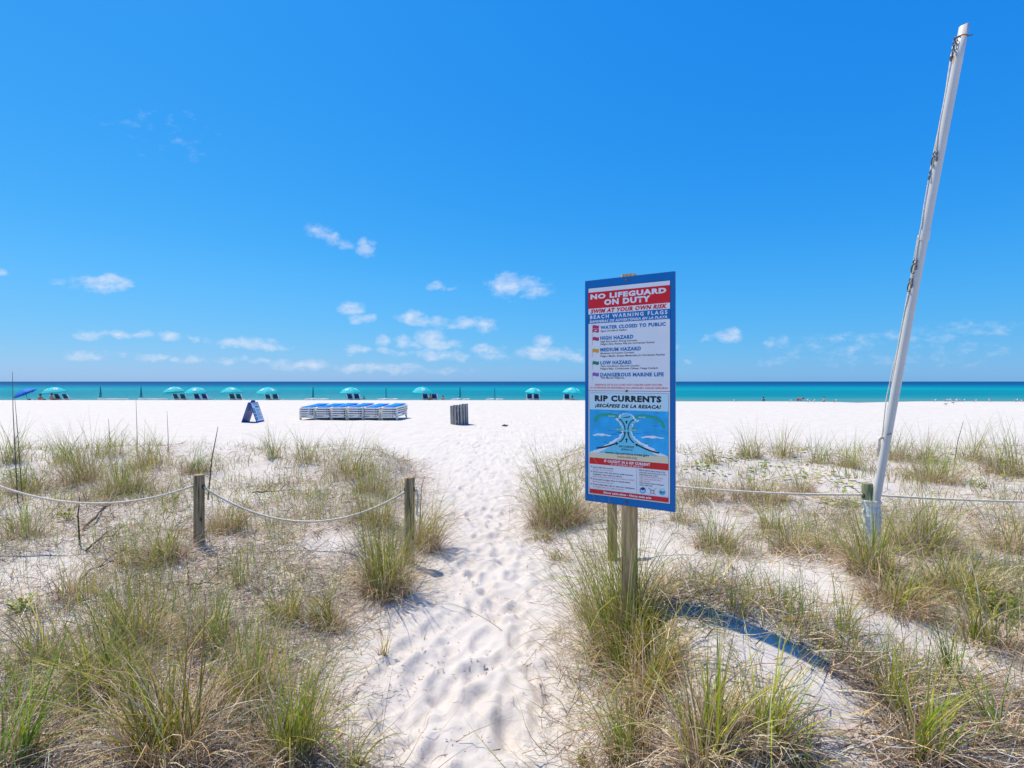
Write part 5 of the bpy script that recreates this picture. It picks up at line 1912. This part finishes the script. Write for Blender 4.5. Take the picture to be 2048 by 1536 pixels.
TUS = [
    (1262, 1340, 190, 110, 120, 340, 'short thick grass tussock pressed against the sign post foot', 0, 1.0, .9),
    (335, 1532, 350, 210, 120, 520, 'largest dune grass tussock with long arching blades and orange dead leaves', -.6, 1.25, 1.0),
    (25, 1545, 300, 130, 40, 150, 'broad bladed grass tussock in the bottom corner by the frame edge', .3, 1.5, 1.0),
    (590, 1525, 290, 130, 95, 160, 'upright fan of bright green grass at the path edge, near the camera', .2, 1.1, .7),
    (705, 1545, 130, 60, 26, 20, 'low grass tussock whose blades arch out over the path', 1.6, 1.2, 2.4),
    (500, 1405, 230, 140, 80, 260, 'green grass tussock behind the upright fan', 0, 1.0, .8),
    (205, 1390, 230, 150, 85, 300, 'grass tussock with crossing blades behind the largest tussock', -.4, 1.0, 1.1),
    (95, 1330, 190, 120, 45, 190, 'grass tussock near the frame edge below the sagging rope', -.3, 1.0, 1.1),
    (275, 1290, 180, 130, 80, 300, 'grass tussock among thick dry litter on the open dune slope', -.5, 1.0, 1.2),
    (420, 1290, 150, 110, 40, 190, 'half dead grass tussock in front of the post between two ropes', 0, 1.0, 1.2),
    (655, 1255, 115, 95, 80, 160, 'small green grass tussock where litter meets the path sand', -.8, 1.0, 1.4),
    (570, 1240, 110, 90, 60, 200, 'small grass tussock beside the half bare litter patch', 0, 1.0, 1.2),
    (768, 1308, 85, 28, 10, 14, 'sparse grass sprig standing alone in the path edge sand', .2, 1.0, .8),
    (480, 1172, 110, 28, 14, 40, 'thin upright grass sprig in front of the roped post', 0, .9, .5),
    (330, 1125, 125, 100, 100, 330, 'green grass tussock just beside the post between two ropes', 0, 1.0, .8),
    (262, 1130, 90, 70, 40, 120, 'short grass tussock with yellow tips below the first rope', 0, 1.0, 1.0),
    (50, 1075, 120, 100, 60, 170, 'green grass tussock below the end of the first rope', 0, 1.0, .9),
    (150, 1195, 130, 110, 35, 150, 'sparse grass tussock in dry litter below the dead branch', .3, 1.0, 1.2),
    (772, 1190, 225, 130, 260, 520, 'dense green grass tussock hugging the post beside the path', 0, 1.0, .9),
    (852, 1098, 160, 80, 130, 380, 'grass tussock behind the path post, blades arching over the sand', .9, .9, 1.2),
    (745, 1050, 125, 120, 130, 380, 'grass tussock under the second rope next to the path post', 0, .9, 1.0),
    (452, 1065, 125, 85, 80, 300, 'grass tussock at the foot of the post, under the second rope', .1, .9, .9),
    (700, 955, 100, 90, 60, 120, 'grass tussock on the dune crest before the path post', .2, .9, 1.0),
    (742, 985, 90, 90, 60, 150, 'brown grass tussock on the slope just behind the second rope', 0, .9, 1.2),
    (610, 925, 70, 60, 35, 60, 'thin grass tussock on the dune crest beside bare sand', -.3, .8, 1.0),
    (547, 918, 70, 40, 34, 30, 'lone grass tussock with bowed blades on bare crest sand', -.5, .8, 1.3),
    (392, 945, 70, 60, 50, 130, 'brown grass tussock on the crest right behind the roped post', .2, .8, 1.0),
    (300, 935, 90, 90, 55, 120, 'grass tussock on the crest behind the middle of the first rope', -.2, .8, 1.0),
    (250, 985, 100, 110, 90, 190, 'greenest grass tussock above the first rope', 0, .9, .7),
    (165, 965, 115, 80, 70, 150, 'tall grass tussock above the first rope beside the dead stalks', -.2, .9, .9),
    (125, 925, 70, 50, 36, 60, 'grass tussock on the crest among thin dead stalks', -.3, .8, 1.0),
    (22, 925, 85, 50, 40, 70, 'grass tussock on the crest at the frame edge by the tallest stalk', .1, .8, 1.0),
    (55, 985, 90, 80, 40, 130, 'brownish grass tussock above the rope at the frame edge', -.2, .9, 1.1),
    (215, 910, 60, 70, 45, 60, 'low row of thin grass blades along the dune crest', .1, .8, 1.1),
    # past the path
    (1118, 1050, 190, 150, 260, 800, 'big grass tussock between the path and the warning sign', -.3, .95, .95),
    (1085, 1080, 60, 60, 40, 120, 'low tussock spilling onto the path below the big one', -.6, .9, 1.6),
    (1118, 1122, 55, 55, 20, 70, 'small sprawling grass tussock on the sand in front of the sign', -1.0, .9, 2.0),
    (1245, 1300, 330, 190, 240, 650, 'tall dense grass tussock covering the foot of the sign post', -.1, 1.0, .8),
    (1180, 1235, 150, 80, 40, 100, 'open grass tussock beside the sign post, leaning over the path', -.7, 1.0, 1.1),
    (1300, 1390, 200, 160, 70, 420, 'matted dry grass tussock in front of the sign post', .2, 1.0, 1.3),
    (1415, 1525, 290, 150, 90, 420, 'tall yellowing grass tussock near the camera past the path', 0, 1.15, .9),
    (1255, 1515, 240, 120, 50, 160, 'loose grass tussock at the path edge near the camera', -.6, 1.1, 1.1),
    (1168, 1525, 60, 60, 12, 12, 'few flat blades curling on the path sand near the camera', -1.4, 1.2, 2.4),
    (1115, 1270, 50, 40, 8, 10, 'tiny sprig bent flat on the path sand', -1.2, 1.0, 2.0),
    (1530, 1510, 260, 120, 60, 300, 'grass tussock with blades fanning out near the sign shadow', .5, 1.15, .9),
    (1432, 1100, 130, 110, 100, 420, 'grass tussock in brown litter past the warning sign', 0, .95, .9),
    (1368, 1045, 90, 70, 40, 150, 'brown grass tussock peeping out behind the edge of the sign', 0, .9, 1.0),
    (1478, 1228, 100, 60, 24, 90, 'dry grass tussock at the shaded strip of sand', 0, 1.0, 1.0),
    (1412, 1186, 90, 70, 30, 90, 'grass tussock beside the sign post, before the shaded strip', .1, .95, 1.0),
    (1585, 1105, 110, 110, 90, 420, 'grass tussock between the rope and the bare sand patch', 0, .95, .9),
    (1545, 1065, 100, 70, 50, 150, 'thin green grass tussock just in front of the rope', 0, .9, .8),
    (1575, 1212, 60, 26, 18, 14, 'isolated green sprig on bare sand past the sign shadow', 0, .95, .7),
    (1690, 1262, 120, 50, 34, 80, 'upright grass tussock with an orange base on open sand', .1, 1.0, .7),
    (1665, 1110, 100, 100, 90, 380, 'grass tussock next to the white pole wrapping', 0, .95, .9),
    (1742, 1150, 175, 120, 150, 480, 'green grass tussock growing over the foot of the white pole', 0, .95, .8),
    (1845, 1105, 155, 150, 200, 700, 'broad leaved grass tussock past the white pole, in front of the rope', .3, 1.1, .9),
    (1800, 1215, 125, 170, 80, 850, 'wide mound of dry arching grass below the white pole', .1, 1.0, 1.5),
    (1915, 1190, 135, 180, 80, 800, 'mound of dry grass beyond the white pole', .2, 1.0, 1.4),
    (2010, 1100, 140, 120, 60, 260, 'grass tussock at the frame edge just below the taut rope', -.2, 1.0, 1.0),
    (1965, 1290, 190, 130, 45, 170, 'loose green grass tussock at the frame edge on sandy litter', -.2, 1.0, 1.0),
    (1905, 1365, 170, 60, 40, 90, 'slim upright grass tussock between the sandy litter patches', -.3, 1.0, .7),
    (1785, 1425, 170, 70, 44, 110, 'grass tussock with parted blades on open sandy litter', .1, 1.0, .7),
    (1850, 1535, 250, 100, 60, 150, 'long bladed grass tussock near the camera, leaning outwards', .7, 1.15, .9),
    (1990, 1490, 200, 90, 40, 130, 'grass tussock in the far bottom corner', -.3, 1.1, .9),
    (1600, 1545, 130, 80, 22, 120, 'sparse grass tussock cut off by the bottom frame edge', .3, 1.1, 1.0),
    (1500, 915, 70, 55, 45, 90, 'grass tussock on the far crest next to the warning sign', 0, .85, .9),
    (1425, 925, 60, 50, 24, 40, 'thin grass tussock by the vine leaves near the sign edge', -.3, .85, 1.1),
    (1568, 915, 65, 60, 40, 60, 'grass tussock on the far crest above the vine leaves', .1, .85, 1.0),
    (1640, 925, 60, 50, 30, 60, 'grass tussock on the far crest just before the white pole', .2, .85, 1.0),
    (1698, 935, 70, 50, 36, 90, 'grass tussock right behind the lower end of the white pole', .1, .85, .9),
    (1795, 920, 75, 70, 40, 110, 'reddish grass tussock on the far crest just past the white pole', .2, .85, 1.0),
    (1870, 965, 90, 120, 70, 260, 'bushy grass tussock on the slope past the white pole', .1, .9, .9),
    (1850, 920, 80, 50, 30, 50, 'tall thin grass tussock on the far crest past the pole', .2, .85, .9),
    (1940, 920, 80, 60, 36, 70, 'grass tussock on the far crest beside the dead stalk', .1, .85, 1.0),
    (2020, 950, 110, 100, 60, 200, 'dense grass tussock above the taut rope at the frame edge', -.2, .9, .9),
    (1400, 1000, 75, 100, 40, 260, 'reddish dry grass tussock behind the rope next to the sign', .1, .9, 1.2),
    (1520, 1000, 75, 120, 40, 330, 'reddish dry grass tussock behind the rope on vine sand', 0, .9, 1.2),
    (1600, 985, 60, 70, 26, 140, 'small dry grass tussock behind the rope near the pole', 0, .9, 1.2),
]
for a in TUS:
    tussock(*a)


def scatter(n, ymin, ymax, xmax, dens, power=1.0):
    xs, ys = [], []
    got = 0
    while got < n:
        m = 60000
        y = ymin * (ymax / ymin) ** R.random(m)
        x = R.uniform(-1, 1, m) * np.minimum(xmax, y * 1.12 + .3)
        keep = R.random(m) < dens(x, y)
        xs.append(x[keep]); ys.append(y[keep]); got += keep.sum()
    return np.concatenate(xs)[:n], np.concatenate(ys)[:n]


def build_litter():
    parts = []
    for n, curl in ((32000, True), (16000, False)):
        x, y = scatter(n, 1.75, 11, 12, lambda a, b: vegetation(a, b) ** .8)
        N = len(x)
        base = np.stack([x, y, Hs(x, y) + R.uniform(.0, .02, N)], -1)
        L = R.uniform(.08, .30, N) * (1 + .03 * y)
        if curl:
            th0 = R.uniform(.7, 1.5, N); kap = R.normal(.7, .5, N)
        else:
            th0 = R.uniform(1.25, 1.57, N); kap = R.normal(.1, .15, N)
        az = R.uniform(0, 2 * np.pi, N)
        az = np.where(R.random(N) < .45, np.arctan2(-.5, .85) + R.normal(0, .6, N), az)
        w = R.uniform(.0026, .0058, N) * (1 + .10 * np.maximum(0, y - 3))
        c0 = pick(TAN, N, .3); dk = R.random(N) < .36
        c0 = np.where(dk[:, None], pick(BRN, N), c0)
        gy = R.random(N) < .30
        c0 = np.where(gy[:, None], c0.mean(1, keepdims=True) * np.array([1.06, 1.0, .97]), c0)
        parts.append(strands(base, az, th0, kap, L, w, c0, c0 * .95, 5, R.normal(0, .6, N)))
    V, F, C = merge(parts)
    tag(link('dry_litter', mesh_np('dry_litter', V, F, M_DRY, C)), kind='stuff')


build_litter()


def build_runners():
    n = 3800
    def edge(a, b):
        dl, dr = side_masks(a, b)
        d = np.maximum(dl, dr)
        return np.exp(-((d - .12) / .22) ** 2) * (b < 11)
    x, y = scatter(n, 1.75, 10.5, 6, edge)
    N = len(x)
    base = np.stack([x, y, Hs(x, y)], -1)
    L = R.uniform(.15, .55, N)
    th0 = R.uniform(.9, 1.45, N); kap = R.normal(.5, .3, N)
    w = R.uniform(.002, .0042, N) * (1 + .10 * np.maximum(0, y - 3))
    c0 = pick(BRN, N, .3) * 1.15
    g = R.random(N) < .3
    c1 = np.where(g[:, None], pick(GRN, N), pick(TAN, N))
    V, F, C = strands(base, R.uniform(0, 6.28, N), th0, kap, L, w, c0, c1, 8, R.normal(0, .7, N))
    tag(link('dry_runners', mesh_np('dry_runners', V, F, M_DRY, C)), kind='stuff')


build_runners()


def build_grass():
    n = 9000
    x, y = scatter(n, 2.2, 10.8, 13, lambda a, b: vegetation(a, b) * smooth(.44, .66, fbm(a, b, 2.4, 2, 51)))
    N = len(x)
    base = np.stack([x, y, Hs(x, y) - .01], -1)
    L = R.uniform(.12, .42, N)
    th0 = np.abs(R.normal(.15, .2, N)); kap = np.abs(R.normal(.7, .5, N))
    az = R.uniform(0, 2 * np.pi, N)
    w = R.uniform(.002, .0042, N) * (1 + .09 * np.maximum(0, y - 3))
    c0 = pick(GRN, N); c1 = pick(GRN, N)
    ye = R.random(N) < .35
    c0 = np.where(ye[:, None], pick(TAN, N), c0); c1 = np.where(ye[:, None], pick(TAN, N), c1)
    V, F, C = strands(base, az, th0, kap, L, w, c0, c1, 6)
    tag(link('dune_grass', mesh_np('dune_grass', V, F, M_GREEN, C)), kind='stuff')


build_grass()


def build_crest_grass():
    n = 6500
    def d(a, b):
        dl, dr = side_masks(a, b)
        v = smooth(.1, .7, np.maximum(dl, dr)) * smooth(5.2, 7.2, b) * (1 - smooth(9.6, 10.8, b))
        return v * smooth(.42, .60, .5 * fbm(a, b, 1.7, 2, 81) + .5 * fbm(a, b, 4.2, 2, 83))
    x, y = scatter(n, 5.2, 10.9, 13, d)
    N = len(x)
    base = np.stack([x, y, Hs(x, y) - .01], -1)
    L = R.uniform(.08, .40, N)
    th0 = np.abs(R.normal(.25, .3, N)); kap = np.abs(R.normal(.9, .7, N))
    w = R.uniform(.0045, .0085, N)
    c0 = pick(BRN, N, .25) * 1.3; c1 = pick(TAN, N, .25)
    g = R.random(N) < .42
    c0 = np.where(g[:, None], pick(GRN, N), c0); c1 = np.where(g[:, None], pick(GRN, N), c1)
    V, F, C = strands(base, R.uniform(0, 6.28, N), th0, kap, L, w, c0, c1, 5, R.normal(0, .3, N))
    tag(link('crest_grass', mesh_np('crest_grass', V, F, M_GREEN, C)), kind='stuff')


build_crest_grass()


def build_debris():
    """small bits of stem and seed lying on the path and beach"""
    n = 5200
    y = 1.75 * (14 / 1.75) ** R.random(n)
    x = R.normal(-.2, .55, n) * (1 + .10 * y)
    cl = fbm(x, y, 3.0, 2, 61)
    k = R.random(n) < smooth(.38, .62, cl)
    x, y = x[k], y[k]; N = len(x)
    z = Hs(x, y) + footprints(x, y) + .004
    base = np.stack([x, y, z], -1)
    L = R.uniform(.006, .035, N) * np.where(R.random(N) < .12, 2.6, 1)
    w = R.uniform(.002, .006, N)
    V, F, C = strands(base, R.uniform(0, 6.28, N), np.full(N, 1.5), R.normal(0, .3, N), L, w, pick(BRN, N), pick(BRN, N), 2, follow=False)
    tag(link('plant_debris', mesh_np('plant_debris', V, F, M_DRY, C)), kind='stuff')


build_debris()


# ------------------------------------------------------------------ dead stalks, branches, rope shadow as dark tubes, leafy weeds, vine
def stalk(pts, r, label, twigs=(), mat=M_STALK):
    """pts: (px, py, Y); the first point stands in the sand"""
    P = []
    for (px, py, Y) in pts:
        P.append(Vector((px2x(px, Y), Y, py2z(py, Y))))
    P[0].z = float(Hs(P[0].x, P[0].y)) - .05
    t = thing('dead_stalk', label, 'stalk', tuple(P[0]))
    n = len(P)
    r = r * .68
    MB().tube(P, [r * (1 - .7 * i / (n - 1)) for i in range(n)], 6).build('stem', mat, t)
    for (a_, dx, dz_) in twigs:
        b = P[0].lerp(P[-1], a_)
        MB().tube([b, b + Vector((dx * .6, .01, dz_ * .7)), b + Vector((dx, .02, dz_))], [r * .5, r * .4, r * .2], 5).build('twig', mat, t)
    return t


stalk([(36, 985, 6.4), (30, 900, 6.4), (26, 820, 6.4), (25, 744, 6.4)], .011, 'tallest thin dead stalk rising above the horizon near the frame edge', [(.5, .05, .10)])
stalk([(45, 950, 6.6), (35, 860, 6.6), (29, 790, 6.6)], .009, 'bent dead stalk close beside the tallest stalk')
stalk([(221, 905, 9.3), (219, 870, 9.3), (217, 838, 9.3)], .012, 'first short dead stalk on the dune crest')
stalk([(274, 905, 9.3), (274, 860, 9.3), (272, 800, 9.3)], .011, 'taller dead stalk on the dune crest before the folding sign')
stalk([(337, 905, 9.3), (336, 865, 9.3), (334, 822, 9.3)], .010, 'thin dead stalk on the dune crest between folding sign and tall stalk')
stalk([(415, 970, 6.5), (424, 915, 6.5), (432, 875, 6.5), (436, 853, 6.5)], .014, 'dark slanting dead stalk rising behind the roped post')
stalk([(1908, 915, 8.8), (1916, 880, 8.8), (1927, 842, 8.8)], .012, 'slanting dark dead stalk on the far crest past the white pole')
stalk([(838, 1010, 5.2), (843, 975, 5.2), (849, 952, 5.2)], .008, 'short dark dead stalk beside the path post')
stalk([(160, 1065, 4.6), (156, 1030, 4.6), (160, 990, 4.6)], .012, 'upright charred stick below the first rope', (), M_TWIG)
stalk([(375, 1140, 3.9), (378, 1170, 3.75), (372, 1100, 3.9)], .007, 'short dark twig in litter in front of the roped post', (), M_TWIG)
M_ORANGE = material('orange_dead_leaf', (.50, .24, .075), .7, .2, .2, 20, transl=.2)
stalk([(392, 1520, 2.12), (400, 1400, 2.14), (406, 1290, 2.16), (411, 1190, 2.2)], .0075, 'tall orange dead leaf blade in the largest tussock', (), M_ORANGE)
stalk([(358, 1525, 2.10), (366, 1420, 2.12), (372, 1320, 2.14), (379, 1232, 2.16)], .0065, 'shorter orange dead leaf blade in the largest tussock', (), M_ORANGE)


def branch(pts, r, label):
    P = []
    for (px, py) in pts:
        x, y, z = ray_ground(px, py); P.append(Vector((x, y, z + r * .7 + .006)))
    t = thing('branch_and_rope_shadow', label, 'branch', tuple(P[0]))  # real branches, and two dark tubes that stand in for rope shadow
    Q = []
    for a_, b_ in zip(P, P[1:]):
        for k in range(4):
            q = a_.lerp(b_, k / 4); q += Vector((rs.uniform(-.012, .012), rs.uniform(-.01, .01), rs.uniform(0, .025))); Q.append(q)
    Q.append(P[-1])
    r = r * .75
    MB().tube(Q, [r * (1 - .6 * i / len(Q)) * rs.uniform(.75, 1.2) for i in range(len(Q))], 6).build('limb', M_TWIG, t)
    for k in (3, 6):
        if k < len(Q):
            b = Q[k]
            MB().tube([b, b + Vector((.05, .06, .07)), b + Vector((.12, .10, .10))], [r * .5, r * .4, r * .15], 5).build('twig', M_TWIG, t)


branch([(168, 1063), (205, 1022), (228, 995), (243, 978)], .016, 'charred dark branch lying across the slope below the first rope')
branch([(172, 1108), (200, 1085), (240, 1070)], .012, 'dark tube added as rope shadow in the litter below the charred branch')  # no stick here: the rope's shadow, modelled as a dark tube
branch([(160, 1160), (205, 1135), (250, 1112), (290, 1098)], .010, 'long thin dark tube standing in for rope shadow, slanting through the litter')  # another stretch of the rope's shadow put in as dark geometry
branch([(375, 1180), (400, 1176), (430, 1175), (462, 1174)], .007, 'forked dark twig lying flat in front of the roped post')
branch([(505, 990), (540, 986), (575, 984), (600, 985)], .014, 'brown driftwood twig on bare sand behind the second rope')

LEAF = np.array([(.26, .36, .035), (.34, .38, .05), (.20, .32, .03), (.40, .38, .06)])


def leaf_cloud(cx, cy, rad, n, size, hmax, flat):
    Vs, Fs, Cs = [], [], []
    for i in range(n):
        a_ = R.uniform(0, 6.28); r_ = rad * math.sqrt(R.random())
        x = cx + r_ * math.cos(a_); y = cy + r_ * math.sin(a_)
        z = float(Hs(x, y)) + .012 + R.random() * hmax
        s = size * R.uniform(.6, 1.2)
        yaw = R.uniform(0, 6.28); tilt = R.normal(0, .25 if flat else .6)
        M = Matrix.Rotation(yaw, 3, 'Z') @ Matrix.Rotation(tilt, 3, 'X') @ Matrix.Rotation(R.normal(0, .3), 3, 'Y')
        shape = [(0, -.9, 0), (.55, -.6, .06), (.8, 0, .12), (.5, .7, .08), (0, 1, 0), (-.5, .7, .08), (-.8, 0, .12), (-.55, -.6, .06)]
        b = len(Vs)
        c = pick(LEAF, 1)[0]
        for p in shape:
            q = M @ (Vector(p) * s); Vs.append((x + q.x, y + q.y, z + q.z)); Cs.append(c)
        for k in range(0, 8):
            pass
        Fs += [(b, b + 1, b + 7, b), (b + 1, b + 2, b + 6, b + 7), (b + 2, b + 3, b + 5, b + 6), (b + 3, b + 4, b + 5, b + 3)]
    F4 = []
    for q in Fs:
        F4.append(q)
    return np.array(Vs), F4, np.array(Cs)


def leaf_mesh(name, V, F, C, off):
    me = bpy.data.meshes.new(name)
    faces = [tuple(dict.fromkeys(q)) for q in F]
    me.from_pydata([tuple(v - off) for v in V], [], faces)
    a = me.color_attributes.new('tone', 'FLOAT_COLOR', 'POINT')
    c = np.ones((len(V), 4), np.float32); c[:, :3] = C
    a.data.foreach_set('color', c.ravel())
    me.materials.append(M_GREEN)
    return me


def weed(px, py, rpx, n, label):
    x, y, z = ray_ground(px, py)
    t = thing('leafy_weed', label, 'weed', (x, y, z), 'leafy weeds in the dune')
    rad = rpx / 1000 * y
    off = np.array([x, y, z])
    V, F, C = leaf_cloud(x, y, rad, n * 2, .011 * (1 + .08 * y), rad * 1.1, False)
    o = link('leaves', leaf_mesh('leaves', V, F, C, off), t); o['kind'] = 'stuff'
    m = MB()
    for k in range(6):
        a_ = R.uniform(0, 6.28)
        m.tube([(x, y, z - .01), (x + rad * .5 * math.cos(a_), y + rad * .5 * math.sin(a_), z + rad * .5), (x + rad * .9 * math.cos(a_), y + rad * .9 * math.sin(a_), z + rad * .8)], .003, 5)
    m.build('stems', M_STALK, t)


weed(135, 1040, 16, 34, 'bright green leafy weed below the first rope, beside the charred stick')
weed(345, 1003, 14, 26, 'small leafy weed on bare sand behind the roped post')
weed(42, 1225, 24, 40, 'bright green leafy weed at the frame edge in dry litter')
weed(452, 1250, 16, 16, 'tiny leafy weed in litter behind the green grass fan')
weed(1985, 1225, 40, 80, 'pale green leafy weed at the frame edge past the pole')
weed(1955, 975, 14, 26, 'small leafy weed on the sand above the taut rope')
weed(20, 955, 14, 22, 'small leafy weed above the rope end at the frame edge')
weed(70, 1540, 16, 12, 'few round leaves in the bottom corner tussock')


def build_vine():
    x, y, z = ray_ground(1600, 925)
    t = thing('beach_vine', 'creeping beach vine with round yellow green leaves on the far dune sand', 'vine', (x, y, z))
    off = np.array([x, y, z])
    Vs, Fs, Cs = [], [], []
    st = MB()
    for (ax_, ay_, bx_, by_) in ((1355, 905, 1480, 918), (1360, 930, 1440, 950), (1440, 925, 1560, 905), (1480, 945, 1640, 925), (1500, 960, 1700, 955), (1560, 900, 1700, 915), (1600, 940, 1720, 985), (1780, 905, 1880, 930), (1820, 950, 1900, 905), (1900, 930, 2040, 905), (1960, 950, 2046, 925), (1640, 1005, 1720, 1010)):
        pts = []
        for k in range(9):
            f = k / 8
            gx, gy, gz_ = ray_ground(ax_ + (bx_ - ax_) * f, ay_ + (by_ - ay_) * f + 5 * math.sin(k * 1.7))
            pts.append((gx, gy, gz_ + .015))
        st.tube(pts, .003, 5)
        for k in range(9):
            for _ in range(int(R.integers(2, 6))):
                V, F, C = leaf_cloud(pts[k][0], pts[k][1], .22, 1, .036, .07, True)
                b = len(Vs)
                Vs += [tuple(v) for v in V]; Cs += [tuple(c) for c in C]; Fs += [tuple(b + i for i in q) for q in F]
    o = link('leaves', leaf_mesh('leaves', np.array(Vs), Fs, np.array(Cs), off), t); o['kind'] = 'stuff'
    st.build('runners', M_STALK, t, True)


build_vine()
x, y, z = ray_ground(1010, 853)
m = MB(); m.tube([(x - .13, y, z + .02), (x - .03, y + .02, z + .05), (x + .05, y, z + .03), (x + .13, y - .03, z + .06)], [.008, .04, .035, .006], 7)
tag(m.build('dried_seaweed', M_RUST, None, True, (0, 0, 0)), 'small brown dried weed scrap lying on the open beach sand', 'beach debris')
